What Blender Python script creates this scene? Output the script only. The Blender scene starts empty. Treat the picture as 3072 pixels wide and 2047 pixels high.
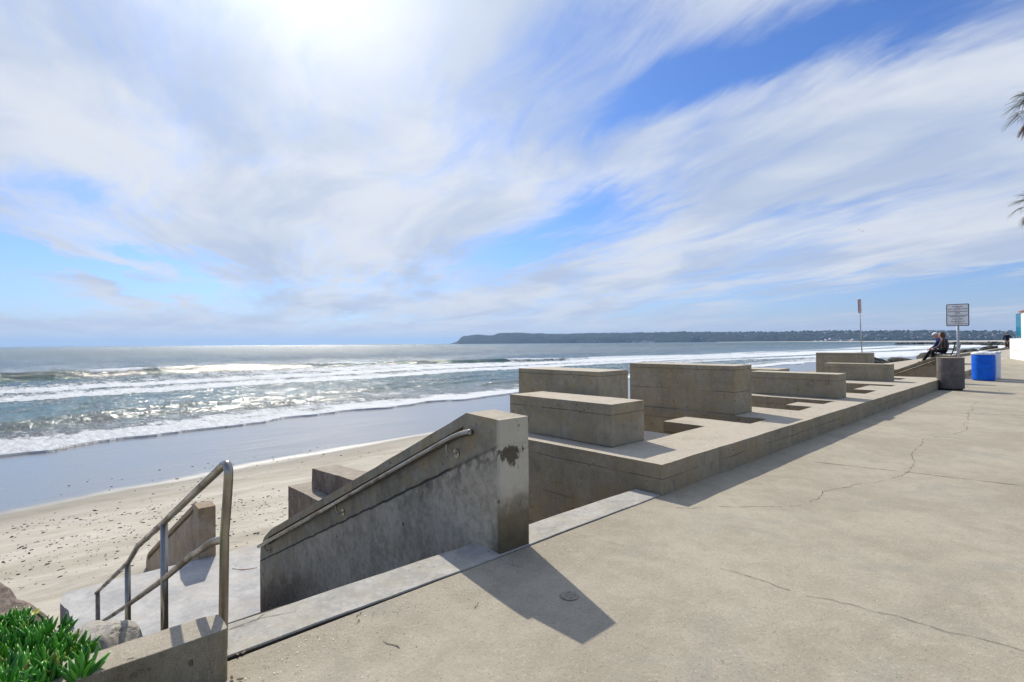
import bpy, bmesh, math, random
import numpy as np
from mathutils import Vector, Matrix
from mathutils.geometry import tessellate_polygon
R_ = math.radians
random.seed(7); rng = np.random.default_rng(5)
S = bpy.context.scene
COL = S.collection

# ------------------------------------------------------------------ camera
CAMH = 1.30; YAW = R_(47.5); FPX = 1536.0; ROLL = 0.0076; YC = 1030.0
PITCH = math.atan((YC-1023.5)/FPX)
fwd = Vector((-math.sin(YAW)*math.cos(PITCH), math.cos(YAW)*math.cos(PITCH), math.sin(PITCH)))
rgt = Vector((math.cos(YAW), math.sin(YAW), 0)); up = rgt.cross(fwd)
cr, sr = math.cos(ROLL), math.sin(ROLL)
rgt2 = rgt*cr - up*sr; up2 = rgt*sr + up*cr
def pxdir(px, py):                      # direction of the sight line through a photo pixel (3072 x 2047)
    u = (px-1536)/FPX; v = -(py-1023.5)/FPX
    return (fwd + rgt2*u + up2*v)
cam = bpy.data.cameras.new('camera'); camo = bpy.data.objects.new('camera', cam); COL.objects.link(camo)
cam.lens = 18.0; cam.sensor_width = 36.0; cam.clip_start = 0.05; cam.clip_end = 60000
camo.matrix_world = Matrix(((rgt2.x, up2.x, -fwd.x, 0), (rgt2.y, up2.y, -fwd.y, 0), (rgt2.z, up2.z, -fwd.z, CAMH), (0,0,0,1)))
S.camera = camo
S.render.resolution_x = 1024; S.render.resolution_y = 682
S.view_settings.view_transform = 'Standard'; S.view_settings.look = 'None'
S.view_settings.exposure = 0.0; S.view_settings.gamma = 1.0; S.view_settings.use_curve_mapping = False

# ------------------------------------------------------------------ sun
SUN_EL = R_(39.5); SUN_AZL = R_(69.5)            # azimuth measured to the left of +Y
sdir = Vector((-math.sin(SUN_AZL)*math.cos(SUN_EL), math.cos(SUN_AZL)*math.cos(SUN_EL), math.sin(SUN_EL)))
sl = bpy.data.lights.new('sun', 'SUN'); sl.energy = 4.6; sl.angle = R_(0.6); sl.color = (1.0, 0.93, 0.82)
so = bpy.data.objects.new('sun', sl); COL.objects.link(so)
so.rotation_euler = sdir.to_track_quat('Z', 'Y').to_euler()

# ------------------------------------------------------------------ node helper
class NT:
    def __init__(s, tree): s.t = tree; s.n = tree.nodes; s.l = tree.links
    def node(s, typ, ins=None, **kw):
        n = s.n.new(typ)
        for k, v in kw.items(): setattr(n, k, v)
        if ins:
            for k, v in ins.items():
                if isinstance(v, bpy.types.NodeSocket): s.l.new(v, n.inputs[k])
                else: n.inputs[k].default_value = v
        return n
    def m(s, op, a, b=None, c=None, clamp=False):
        ins = {0: a}
        if b is not None: ins[1] = b
        if c is not None: ins[2] = c
        return s.node('ShaderNodeMath', ins, operation=op, use_clamp=clamp).outputs[0]
    def vm(s, op, a, b=None, out=0, scale=None):
        ins = {0: a}
        if b is not None: ins[1] = b
        n = s.node('ShaderNodeVectorMath', ins, operation=op)
        if scale is not None:
            if isinstance(scale, bpy.types.NodeSocket): s.l.new(scale, n.inputs['Scale'])
            else: n.inputs['Scale'].default_value = scale
        return n.outputs[out]
    def noise(s, vec, scale, detail=4, rough=0.55, dist=0.0, col=False):
        n = s.node('ShaderNodeTexNoise', {'Vector': vec, 'Scale': scale, 'Detail': detail, 'Roughness': rough, 'Distortion': dist})
        return n.outputs['Color' if col else 'Fac']
    def ramp(s, v, lo, hi, a=0.0, b=1.0, smooth=True):
        n = s.node('ShaderNodeMapRange', {0: v, 1: lo, 2: hi, 3: a, 4: b})
        if smooth: n.interpolation_type = 'SMOOTHSTEP'
        return n.outputs[0]
    def mix(s, f, a, b, mode='MIX'):
        n = s.node('ShaderNodeMix', data_type='RGBA', blend_type=mode)
        for idx, v in ((0, f), (6, a), (7, b)):
            if isinstance(v, bpy.types.NodeSocket): s.l.new(v, n.inputs[idx])
            elif idx == 0: n.inputs[0].default_value = v
            else: n.inputs[idx].default_value = (*v, 1) if len(v) == 3 else v
        return n.outputs[2]
def newmat(name):
    m = bpy.data.materials.new(name); m.use_nodes = True
    t = NT(m.node_tree); b = m.node_tree.nodes['Principled BSDF']
    return m, t, b
def setin(t, b, name, v):
    if isinstance(v, bpy.types.NodeSocket): t.l.new(v, b.inputs[name])
    else: b.inputs[name].default_value = (*v, 1) if isinstance(v, tuple) and len(v) == 3 else v

# ------------------------------------------------------------------ sky
W = bpy.data.worlds.new("World"); S.world = W; W.use_nodes = True
t = NT(W.node_tree); bg = W.node_tree.nodes['Background']; bg.inputs[1].default_value = 0.1
sky = t.node('ShaderNodeTexSky', sky_type='NISHITA', sun_disc=False, sun_elevation=SUN_EL,
             sun_rotation=-SUN_AZL, altitude=0, air_density=1.0, dust_density=0.6, ozone_density=2.0)
geo = t.node('ShaderNodeTexCoord').outputs['Generated']
D = t.vm('NORMALIZE', geo)
sep = t.node('ShaderNodeSeparateXYZ', {0: D}); dz = t.m('MAXIMUM', sep.outputs[2], 0.0)
inv = t.m('DIVIDE', 1.0, t.m('ADD', dz, 0.10))
plane = t.vm('SCALE', D, scale=inv)
plane = t.vm('MULTIPLY', plane, (1, 1, 0))
ang = math.atan2(pxdir(760, 1030).y, pxdir(760, 1030).x)
rot = t.node('ShaderNodeVectorRotate', {'Vector': plane, 'Angle': -ang}, rotation_type='Z_AXIS').outputs[0]
warp = t.noise(rot, 0.55, 3, 0.5, 0, True)
rw = t.vm('ADD', rot, t.vm('SCALE', t.vm('SUBTRACT', warp, (.5, .5, .5)), scale=0.9))
st = t.vm('MULTIPLY', rw, (0.48, 1.15, 1.0))
n1 = t.noise(st, 1.0, 9, 0.52, 0.3)
n2 = t.noise(t.vm('MULTIPLY', rw, (0.8, 2.6, 1.0)), 2.4, 10, 0.66, 0.5)
n3 = t.noise(t.vm('ADD', t.vm('MULTIPLY', rw, (0.7, 1.3, 1)), (5.3, 2.1, 0)), 1.2, 7, 0.55, 0.4)
def gap(cx, cy, lx, ly, angdeg, amp):    # an opening in the cloud sheet, given as a direction on the sky dome
    g = pxdir(cx, cy).normalized(); k = FPX/(1/pxdir(cx, cy).length)
    a = math.radians(angdeg); e = pxdir(cx+math.cos(a)*8, cy+math.sin(a)*8).normalized()
    A = (e-g).normalized(); B = g.cross(A).normalized(); dist = FPX*pxdir(cx, cy).length
    sa = lx/dist; sb = ly/dist
    da = t.m('MULTIPLY', t.vm('DOT_PRODUCT', Dw, tuple(A), out=1), 1/sa)
    db = t.m('MULTIPLY', t.vm('DOT_PRODUCT', Dw, tuple(B), out=1), 1/sb)
    q = t.m('ADD', t.m('MULTIPLY', da, da), t.m('MULTIPLY', db, db))
    e_ = t.m('MULTIPLY', t.m('EXPONENT', t.m('MULTIPLY', q, -1.0)), amp)
    front = t.m('GREATER_THAN', t.vm('DOT_PRODUCT', Dw, tuple(g), out=1), 0.2)
    return t.m('MULTIPLY', e_, front)
Dw = t.vm('ADD', D, t.vm('SCALE', t.vm('SUBTRACT', t.noise(st, 2.2, 5, 0.6, 0.3, True), (.5, .5, .5)), scale=0.14))
gaps = [(2620, 100, 620, 95, -14, 1.05), (1830, 120, 420, 170, -10, .5), (2150, 190, 330, 60, -20, .35),
        (150, 775, 460, 52, 12, 1.7), (40, 890, 170, 80, 15, 1.0), (1640, 740, 300, 75, -14, .95),
        (1800, 620, 160, 50, -10, .45), (2650, 905, 800, 80, -3, .85), (2950, 840, 330, 60, 0, .45),
        (640, 780, 90, 14, 5, .5), (1080, 870, 330, 40, 0, .35), (900, 960, 420, 26, 0, .35),
        (2500, 620, 260, 30, -12, .25), (390, 630, 240, 55, 10, .35), (1900, 330, 350, 60, -14, .3),
        (20, 540, 200, 50, 10, .25)]
tot = None
for gp in gaps:
    v = gap(*gp); tot = v if tot is None else t.m('ADD', tot, v)
cov = t.m('ADD', t.m('MULTIPLY', n1, 0.85), t.m('MULTIPLY', n2, 0.42))          # about 0.63 mean
cov = t.m('SUBTRACT', t.m('ADD', cov, 0.14), t.m('MULTIPLY', tot, 0.42))
# cloud sheet lies over the sea; away from the sun's side of the sky it thins to open blue
side = t.ramp(t.vm('DOT_PRODUCT', D, (-math.sin(YAW-.35), math.cos(YAW-.35), 0.0), out=1), -0.3, 0.35)
cov = t.m('MULTIPLY', t.ramp(cov, 0.37, 0.82), t.m('ADD', t.m('MULTIPLY', side, 0.65), 0.35))
shade = t.ramp(n3, 0.32, 0.66)
ccol = t.mix(shade, (4.7, 5.65, 7.5), (7.3, 7.75, 8.6))
c_sun = t.m('MAXIMUM', t.vm('DOT_PRODUCT', D, tuple(sdir), out=1), 0.0)
glow = t.m('ADD', t.m('MULTIPLY', t.m('POWER', c_sun, 58.0), 7.0), t.m('MULTIPLY', t.m('POWER', c_sun, 8.0), .75))
glowc = t.vm('SCALE', t.node('ShaderNodeCombineXYZ', {0: 1.0, 1: 0.98, 2: 0.93}).outputs[0], scale=glow)
base = t.mix(1.0, sky.outputs[0], (.56, .84, 1.36), 'MULTIPLY')
skyc = t.mix(cov, base, ccol)
hz = t.m('MULTIPLY', t.m('EXPONENT', t.m('MULTIPLY', dz, -15.0)), 0.80)
skyc = t.mix(hz, skyc, (6.2, 6.4, 7.3))
skyc = t.vm('ADD', skyc, t.vm('SCALE', glowc, scale=t.m('ADD', t.m('MULTIPLY', cov, .9), .1)))
W.node_tree.links.new(skyc, bg.inputs[0])

# ------------------------------------------------------------------ object helpers
def tag(o, label=None, cat=None, group=None, kind=None):
    if label: o['label'] = label
    if cat: o['category'] = cat
    if group: o['group'] = group
    if kind: o['kind'] = kind
    return o
def link(name, me, parent=None, mat=None, smooth=False):
    o = bpy.data.objects.new(name, me); COL.objects.link(o)
    if parent: o.parent = parent
    if mat is not None:
        for mm in (mat if isinstance(mat, (list, tuple)) else [mat]): me.materials.append(mm)
    if smooth:
        me.polygons.foreach_set('use_smooth', [True]*len(me.polygons))
    return o
def frombm(name, bm, mat, parent=None, smooth=False):
    bmesh.ops.recalc_face_normals(bm, faces=bm.faces)
    me = bpy.data.meshes.new(name); bm.to_mesh(me); bm.free()
    return link(name, me, parent, mat, smooth)
def empty(name, loc=(0,0,0), rz=0):
    o = bpy.data.objects.new(name, None); o.empty_display_size = 0.1; COL.objects.link(o)
    o.location = loc; o.rotation_euler = (0,0,rz); return o
def bevel(o, w=0.01, seg=2, ang=35):
    m = o.modifiers.new('bevel', 'BEVEL'); m.width = w; m.segments = seg; m.limit_method = 'ANGLE'; m.angle_limit = R_(ang)
    return o
def jit(x, y, amp):
    return (amp*(math.sin(x*7.1+y*3.3)+math.sin(x*17.7-y*11.3+1.3)*.6+math.sin(x*41.0+y*37.0)*.35)*.6,
            amp*(math.sin(y*6.3-x*2.9+.7)+math.sin(y*19.1+x*9.7+2.1)*.6+math.sin(y*43.0-x*31.0)*.35)*.6)
def prism_bm(bm, outline, a, b, axis='z', amp=0.003, step=0.12, off=(0,0)):
    """extrude a 2D outline (dense, slightly uneven) along an axis between a and b"""
    pts = []
    n = len(outline)
    for i in range(n):
        p, q = outline[i], outline[(i+1) % n]
        L = math.hypot(q[0]-p[0], q[1]-p[1]); k = max(1, int(L/step)) if amp > 0 else 1
        for j in range(k):
            f = j/k; x = p[0]+(q[0]-p[0])*f; y = p[1]+(q[1]-p[1])*f
            if amp > 0:
                dx, dy = jit(x+off[0], y+off[1], amp); x += dx; y += dy
            pts.append((x, y))
    def P3(p, c):
        if axis == 'z': return (p[0], p[1], c)
        if axis == 'y': return (p[0], c, p[1])
        return (c, p[0], p[1])
    A = [bm.verts.new(P3(p, a)) for p in pts]; B = [bm.verts.new(P3(p, b)) for p in pts]
    for i in range(len(pts)):
        j = (i+1) % len(pts); bm.faces.new((A[i], A[j], B[j], B[i]))
    for tri in tessellate_polygon([[Vector((p[0], p[1], 0)) for p in pts]]):
        for V_ in (A, B):
            try: bm.faces.new([V_[q] for q in tri])
            except ValueError: pass
def prism(name, outline, a, b, mat, parent=None, axis='z', amp=0.003, bev=0.01, step=.12):
    bm = bmesh.new(); prism_bm(bm, outline, a, b, axis, amp, step)
    o = frombm(name, bm, mat, parent)
    if bev: bevel(o, bev)
    return o
def rect(x0, x1, y0, y1): return [(x0,y0),(x1,y0),(x1,y1),(x0,y1)]
def box_bm(bm, x0, x1, y0, y1, z0, z1):
    r = bmesh.ops.create_cube(bm, size=1.0)
    for v in r['verts']:
        v.co = Vector((x0+(v.co.x+.5)*(x1-x0), y0+(v.co.y+.5)*(y1-y0), z0+(v.co.z+.5)*(z1-z0)))
    return r['verts']
def tube_bm(bm, pts, r, seg=14, cap=True, radii=None):
    pts = [Vector(p) for p in pts]; rings = []
    T0 = (pts[1]-pts[0]).normalized()
    ref = Vector((0,0,1)) if abs(T0.z) < .9 else Vector((1,0,0))
    N = (ref - T0*ref.dot(T0)).normalized()
    for i, p in enumerate(pts):
        T = (pts[min(i+1, len(pts)-1)]-pts[max(i-1, 0)]).normalized()
        N = (N - T*N.dot(T)).normalized(); B = T.cross(N)
        rr = radii[i] if radii else r
        rings.append([bm.verts.new(p + (N*math.cos(2*math.pi*k/seg)+B*math.sin(2*math.pi*k/seg))*rr) for k in range(seg)])
    for a, b in zip(rings, rings[1:]):
        for k in range(seg): bm.faces.new((a[k], a[(k+1)%seg], b[(k+1)%seg], b[k]))
    if cap: bm.faces.new(rings[0][::-1]); bm.faces.new(rings[-1])
def tube(name, pts, r, mat, parent=None, seg=14, radii=None):
    bm = bmesh.new(); tube_bm(bm, pts, r, seg, True, radii)
    return frombm(name, bm, mat, parent, True)
def smoothpath(pts, it=3):
    pts = [Vector(p) for p in pts]
    for _ in range(it):
        q = [pts[0]]
        for a, b in zip(pts, pts[1:]): q += [a.lerp(b, .25), a.lerp(b, .75)]
        q.append(pts[-1]); pts = q
    return pts
def lathe_bm(bm, prof, seg=40, c=(0,0)):
    rings = [[bm.verts.new((c[0]+r*math.cos(2*math.pi*k/seg), c[1]+r*math.sin(2*math.pi*k/seg), z)) for k in range(seg)] for r, z in prof]
    for a, b in zip(rings, rings[1:]):
        for k in range(seg): bm.faces.new((a[k], a[(k+1)%seg], b[(k+1)%seg], b[k]))
    bm.faces.new(rings[0][::-1]); bm.faces.new(rings[-1])

# ------------------------------------------------------------------ numpy value noise
_perm = rng.random((256, 256))
def vnoise(x, y):
    x = np.asarray(x, float); y = np.asarray(y, float)
    xi = np.floor(x).astype(int); yi = np.floor(y).astype(int); fx = x-xi; fy = y-yi
    fx = fx*fx*(3-2*fx); fy = fy*fy*(3-2*fy)
    g = lambda i, j: _perm[i % 256, j % 256]
    return (g(xi, yi)*(1-fx)+g(xi+1, yi)*fx)*(1-fy) + (g(xi, yi+1)*(1-fx)+g(xi+1, yi+1)*fx)*fy
def fbm(x, y, o=4, g=.5):
    s = 0; a = 1; tt = 0
    for i in range(o): s = s + a*vnoise(x*2**i+17.3*i, y*2**i+9.1*i); tt += a; a *= g
    return s/tt
def grid_mesh(name, xs, ys, Z, attrs=None):
    nx, ny = len(xs), len(ys); X, Y = np.meshgrid(xs, ys, indexing='ij')
    co = np.stack([X, Y, Z], -1).reshape(-1, 3)
    me = bpy.data.meshes.new(name); me.vertices.add(nx*ny); me.vertices.foreach_set('co', co.ravel())
    i, j = np.meshgrid(np.arange(nx-1), np.arange(ny-1), indexing='ij')
    a = (i*ny+j).ravel(); f = np.stack([a, a+ny, a+ny+1, a+1], -1)
    n = len(f); me.loops.add(n*4); me.polygons.add(n)
    me.loops.foreach_set('vertex_index', f.ravel().astype(np.int32))
    me.polygons.foreach_set('loop_start', (np.arange(n)*4).astype(np.int32))
    me.polygons.foreach_set('loop_total', np.full(n, 4, np.int32))
    me.polygons.foreach_set('use_smooth', np.ones(n, bool))
    me.update(calc_edges=True); me.validate()
    if attrs:
        for k, v in attrs.items():
            at = me.attributes.new(k, 'FLOAT', 'POINT'); at.data.foreach_set('value', np.asarray(v, np.float32).ravel())
    return me

# ------------------------------------------------------------------ materials
def concrete(name, base, dark, warm=None, warmamt=.4, pits=.6, lines=0.0, streak=.3, spot=0.0, spotcol=(.05,.045,.03), grain=.12,
             bump=.35, rough=.88, overlay=None, lay=0.3, mscale=1.0, worn_lit_top=0.0):
    m, t, b = newmat(name); P = t.node('ShaderNodeNewGeometry').outputs['Position']
    sp = t.node('ShaderNodeSeparateXYZ', {0: P})
    nA = t.noise(P, 1.5*mscale, 8, .62, .3); nB = t.noise(P, 9*mscale, 7, .65, .5); nC = t.noise(P, 220, 3, .6)
    nD = t.noise(P, 60, 4, .7)
    c = t.mix(t.ramp(t.m('ADD', t.m('MULTIPLY', nA, .6), t.m('MULTIPLY', nB, .4)), .36, .64), dark, base)
    if warm:
        c = t.mix(t.m('MULTIPLY', t.ramp(t.noise(t.vm('ADD', P, (3.1, 7.7, 1.9)), 2.3*mscale, 6, .6, .6), .42, .68), warmamt), c, warm)
    h = t.m('ADD', t.m('MULTIPLY', nB, .35), t.m('ADD', t.m('MULTIPLY', nC, .10), t.m('MULTIPLY', nD, .16)))
    if streak:
        sv = t.noise(t.vm('MULTIPLY', P, (9, 9, .7)), 1.0, 6, .65, .3)
        c = t.mix(t.m('MULTIPLY', t.ramp(sv, .50, .72), streak), c, tuple(x*.45 for x in dark))
    if lines:
        zz = t.m('ADD', sp.outputs[2], t.m('MULTIPLY', t.m('SUBTRACT', t.noise(P, .9, 4), .5), .05))
        fr = t.m('FRACT', t.m('DIVIDE', t.m('ADD', zz, 20.03), lay))
        ln = t.m('SUBTRACT', 1.0, t.ramp(t.m('ABSOLUTE', t.m('SUBTRACT', fr, .5)), 0, .022))
        ln = t.m('MULTIPLY', ln, t.ramp(t.noise(P, 1.6, 3), .36, .56))
        brd = t.noise(t.node('ShaderNodeCombineXYZ', {2: t.m('FLOOR', t.m('DIVIDE', t.m('ADD', zz, 20.03), lay*.5))}).outputs[0], 3.7, 0)
        c = t.mix(t.m('MULTIPLY', t.m('SUBTRACT', 1.0, brd), .5*lines), c, tuple(x*.58 for x in base))
        c = t.mix(t.m('MULTIPLY', ln, lines), c, tuple(x*.35 for x in dark))
        h = t.m('SUBTRACT', h, t.m('MULTIPLY', ln, .25*lines))
    if pits:
        vo = t.node('ShaderNodeTexVoronoi', {'Vector': t.vm('ADD', P, t.vm('SCALE', t.noise(P, 30, 2, .5, 0, True), scale=.02)), 'Scale': 19.0, 'Randomness': 1.0})
        rnd = t.m('GREATER_THAN', t.node('ShaderNodeSeparateColor', {0: vo.outputs['Color']}).outputs[0], .62)
        pit = t.m('MULTIPLY', t.m('SUBTRACT', 1.0, t.ramp(vo.outputs['Distance'], .11, .24)), rnd)
        pit = t.m('MULTIPLY', pit, t.ramp(t.noise(P, 3.3, 3), .42, .58))
        c = t.mix(t.m('MULTIPLY', pit, pits), c, tuple(x*.35 for x in dark))
        h = t.m('SUBTRACT', h, t.m('MULTIPLY', pit, .4))
    if spot:
        sn = t.noise(t.vm('MULTIPLY', P, (1, 1, .6)), 5.5, 9, .72, 1.2)
        c = t.mix(t.m('MULTIPLY', t.ramp(sn, .56, .66), spot), c, spotcol)
    g = t.m('ADD', 1.0-grain/2, t.m('MULTIPLY', t.m('SUBTRACT', nC, .5), grain*5))
    g = t.m('MULTIPLY', g, t.m('ADD', .80, t.m('MULTIPLY', nD, .4)))
    c = t.vm('SCALE', c, scale=g)
    if worn_lit_top:  # upward faces paler: weathering plus sunlit brightness put into the colour
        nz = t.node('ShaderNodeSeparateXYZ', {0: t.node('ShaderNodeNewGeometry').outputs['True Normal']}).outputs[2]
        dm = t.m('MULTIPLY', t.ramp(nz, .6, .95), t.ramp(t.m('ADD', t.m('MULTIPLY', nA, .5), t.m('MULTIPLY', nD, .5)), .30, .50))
        c = t.mix(t.m('MULTIPLY', dm, worn_lit_top), c, t.vm('SCALE', t.mix(nB, (.50,.44,.35), (.66,.60,.49)), scale=g))
    if overlay: c, h = overlay(t, P, sp, c, h)
    setin(t, b, 'Base Color', c); b.inputs['Roughness'].default_value = rough; b.inputs['Specular IOR Level'].default_value = .25
    bp = t.node('ShaderNodeBump', {'Height': h, 'Strength': bump, 'Distance': .02})
    t.l.new(bp.outputs[0], b.inputs['Normal'])
    return m
def line_fac(t, a, width):  # 1 on |a|<width
    return t.m('SUBTRACT', 1.0, t.ramp(t.m('ABSOLUTE', a), width*.4, width))

def wear_stairwall(t, P, sp, c, h):
    X, Y, Z = sp.outputs
    # casting joint running parallel to the slope, black mould at its upper end and at the foot of the wall
    wob = t.m('MULTIPLY', t.m('SUBTRACT', t.noise(P, 5.0, 6, .7), .5), .05)
    jz = t.m('ADD', t.m('ADD', t.m('MULTIPLY', X, .4567), 1.752), wob)
    d = t.m('SUBTRACT', Z, jz)
    grey = t.m('MULTIPLY', t.ramp(d, .01, -.03), t.ramp(X, -6.6, -5.2))
    c = t.mix(t.m('MULTIPLY', grey, .75), c, t.mix(t.ramp(t.m('ADD', t.m('MULTIPLY', t.noise(P, 2.2, 10, .74), .55), t.m('MULTIPLY', t.noise(P, 15, 7, .7), .45)), .38, .62), (.27,.235,.175), (.58,.515,.40)))
    vo = t.node('ShaderNodeTexVoronoi', {'Vector': P, 'Scale': 5.5}); vr = t.node('ShaderNodeSeparateColor', {0: vo.outputs['Color']}).outputs[0]
    hole = t.m('MULTIPLY', t.m('SUBTRACT', 1.0, t.ramp(t.m('ADD', vo.outputs['Distance'], t.m('MULTIPLY', t.noise(P, 60, 2), .06)), .08, .13)), t.m('GREATER_THAN', vr, .60))
    c = t.mix(t.m('MULTIPLY', hole, .85), c, (.03,.028,.024)); h = t.m('SUBTRACT', h, t.m('MULTIPLY', hole, .6))
    leftof = t.ramp(X, -2.72, -2.95)
    fade = t.m('MAXIMUM', leftof, 0.35)
    c = t.mix(t.m('MULTIPLY', line_fac(t, d, .014), t.m('MULTIPLY', fade, .85)), c, (.02, .018, .016))
    below = t.m('MULTIPLY', t.ramp(d, .0, -.16), t.ramp(d, .01, -.01))
    smear = t.m('MULTIPLY', t.m('MULTIPLY', t.ramp(d, -.20, -.02), t.ramp(d, .03, -.01)), t.ramp(X, -3.9, -3.1))
    smear = t.m('MULTIPLY', smear, t.ramp(t.noise(t.vm('MULTIPLY', P, (1, 1, .6)), 11, 8, .75, .8), .42, .58))
    c = t.mix(t.m('MULTIPLY', smear, .6), c, (.035, .033, .032))
    lowend = t.m('MULTIPLY', t.ramp(X, -4.3, -6.4), t.ramp(t.m('ADD', t.m('SUBTRACT', Z, t.m('MULTIPLY', X, .456)), t.m('MULTIPLY', t.noise(P, 4, 7, .7, .3), .7)), 1.95, 1.55))
    c = t.mix(t.m('MULTIPLY', lowend, .8), c, t.mix(t.ramp(t.noise(P, 22, 6, .7), .4, .6), (.022, .017, .014), (.12, .08, .055)))
    # end column: dark fungus below the joint, brown wet foot
    endf = t.ramp(X, -2.41, -2.38)
    jn = t.m('SUBTRACT', Z, t.m('ADD', .63, t.m('MULTIPLY', wob, .6)))
    c = t.mix(t.m('MULTIPLY', t.m('MULTIPLY', line_fac(t, jn, .008), endf), .9), c, (.02, .018, .012))
    pale = t.m('MULTIPLY', endf, t.ramp(Z, .28, .46))
    c = t.mix(t.m('MULTIPLY', pale, .7), c, (.56, .52, .41))
    dz_ = t.m('SUBTRACT', Z, .62); wz = t.m('DIVIDE', dz_, t.ramp(dz_, -.01, .01, .15, .055))
    gz = t.m('EXPONENT', t.m('MULTIPLY', t.m('MULTIPLY', wz, wz), -1.0)); wy = t.m('DIVIDE', t.m('SUBTRACT', Y, 2.155), .075)
    gy2 = t.m('ADD', t.m('MULTIPLY', t.m('EXPONENT', t.m('MULTIPLY', t.m('MULTIPLY', wy, wy), -1.0)), .6), t.ramp(dz_, -.08, .0, .10, .34))
    mn2 = t.noise(t.vm('MULTIPLY', P, (1, 1, .45)), 34, 8, .72, .5)
    mould = t.m('MULTIPLY', t.ramp(t.m('ADD', t.m('MULTIPLY', gz, gy2), t.m('MULTIPLY', t.m('SUBTRACT', mn2, .5), 1.5)), .42, .56), endf)
    c = t.mix(t.m('MULTIPLY', mould, .85), c, t.mix(t.noise(P, 50, 4), (.02,.016,.008), (.07,.05,.022)))
    sp2 = t.m('MULTIPLY', t.ramp(t.noise(t.vm('MULTIPLY', P, (1, 1, .5)), 24, 8, .75, .4), .60, .66), endf)
    c = t.mix(t.m('MULTIPLY', sp2, .7), c, (.06,.045,.02))
    ft = t.m('MULTIPLY', t.ramp(t.m('ADD', Z, t.m('MULTIPLY', t.noise(P, 9, 5, .6), .22)), .50, .28), endf)
    c = t.mix(t.m('MULTIPLY', ft, .85), c, t.mix(t.noise(P, 14, 6, .7), (.05, .038, .018), (.24, .19, .10)))
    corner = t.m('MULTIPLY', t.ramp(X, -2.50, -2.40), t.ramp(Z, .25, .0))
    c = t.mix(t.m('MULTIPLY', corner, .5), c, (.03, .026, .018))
    return c, h
M = {}
M['wall'] = concrete('stair_wall_concrete', (.42,.38,.285), (.25,.225,.165), (.38,.28,.14), .65, pits=.9, streak=.4, bump=.5, overlay=wear_stairwall, mscale=2.2, worn_lit_top=.5)
M['block'] = concrete('board_marked_concrete', (.45,.395,.285), (.29,.25,.175), (.42,.315,.15), .6, pits=.8, lines=.9, streak=.25, spot=.25, bump=.8, lay=.31, worn_lit_top=.8, mscale=1.5)
M['plat'] = concrete('seawall_concrete', (.43,.375,.27), (.28,.24,.165), (.40,.29,.14), .6, pits=.8, lines=.7, streak=.3, spot=.28, bump=.8, lay=.37, grain=.25, worn_lit_top=.85, mscale=1.5)
M['old'] = concrete('old_step_concrete', (.30,.26,.21), (.14,.115,.095), (.22,.14,.08), .6, pits=.5, streak=.5, spot=.5, bump=.6, worn_lit_top=.35, mscale=2)
def gap_tar_shade(t, P, sp, c, h):  # side below slab level near-black: joint tar and the gap's shade painted together
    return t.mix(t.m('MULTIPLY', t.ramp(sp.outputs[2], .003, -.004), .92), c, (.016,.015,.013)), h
M['coping'] = concrete('coping_concrete', (.52,.50,.45), (.33,.32,.29), (.44,.40,.31), .55, pits=.4, streak=0, spot=.12, spotcol=(.12,.10,.07), bump=.35, grain=.14, mscale=2.5, overlay=gap_tar_shade)
M['landing'] = concrete('landing_concrete', (.55,.54,.51), (.36,.36,.36), (.46,.42,.36), .5, pits=.4, streak=0, spot=.10, spotcol=(.16,.14,.11), bump=.3, grain=.08, mscale=1.2)
M['kerbwall'] = concrete('low_wall_concrete', (.36,.315,.225), (.20,.175,.12), (.22,.17,.085), .65, pits=.6, streak=.45, spot=.25, bump=.9, grain=.25, worn_lit_top=.55)
M['paint'] = concrete('white_render', (.82,.82,.80), (.74,.74,.73), None, 0, pits=0, streak=.05, bump=.1, grain=.03)
M['aggcan'] = concrete('exposed_aggregate', (.36,.32,.30), (.20,.18,.175), (.25,.19,.17), .4, pits=0, streak=0, bump=.9, grain=.9)
def simple(name, col, rough=.5, metal=0.0, var=.15, scale=20, bump=0.0, spec=.5, col2=None):
    m, t, b = newmat(name); P = t.node('ShaderNodeTexCoord').outputs['Object']
    n = t.noise(P, scale, 5, .6)
    c = t.mix(t.ramp(n, .35, .65), tuple(x*(1-var) for x in col), col2 or tuple(min(1, x*(1+var)) for x in col))
    setin(t, b, 'Base Color', c); b.inputs['Metallic'].default_value = metal
    setin(t, b, 'Roughness', t.ramp(n, .2, .8, rough*.8, min(1, rough*1.2)))
    b.inputs['Specular IOR Level'].default_value = spec
    if bump:
        bp = t.node('ShaderNodeBump', {'Height': n, 'Strength': bump, 'Distance': .02}); t.l.new(bp.outputs[0], b.inputs['Normal'])
    return m
def steel():
    m, t, b = newmat('weathered_steel'); P = t.node('ShaderNodeNewGeometry').outputs['Position']
    n = t.noise(t.vm('MULTIPLY', P, (1, 1, .6)), 4, 6, .6, .3); n2 = t.noise(P, 140, 3)
    f = t.ramp(n, .40, .72)
    c = t.mix(f, (.34, .315, .27), (.13, .085, .042))
    setin(t, b, 'Base Color', c); setin(t, b, 'Metallic', t.ramp(n, .45, .7, .95, .35)); setin(t, b, 'Roughness', t.ramp(n, .35, .7, .20, .55))
    bp = t.node('ShaderNodeBump', {'Height': t.m('ADD', n, t.m('MULTIPLY', n2, .3)), 'Strength': .15, 'Distance': .01}); t.l.new(bp.outputs[0], b.inputs['Normal'])
    return m
M['steel'] = steel()
M['galv'] = simple('galvanised_pole', (.42,.43,.44), .45, .6)
M['signface'] = simple('sign_white', (.86,.86,.85), .4, 0, .05)
M['ink'] = simple('sign_ink', (.02,.02,.04), .5, 0, .05)
M['navyedge'] = simple('sign_edge', (.01,.02,.06), .4)
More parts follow.
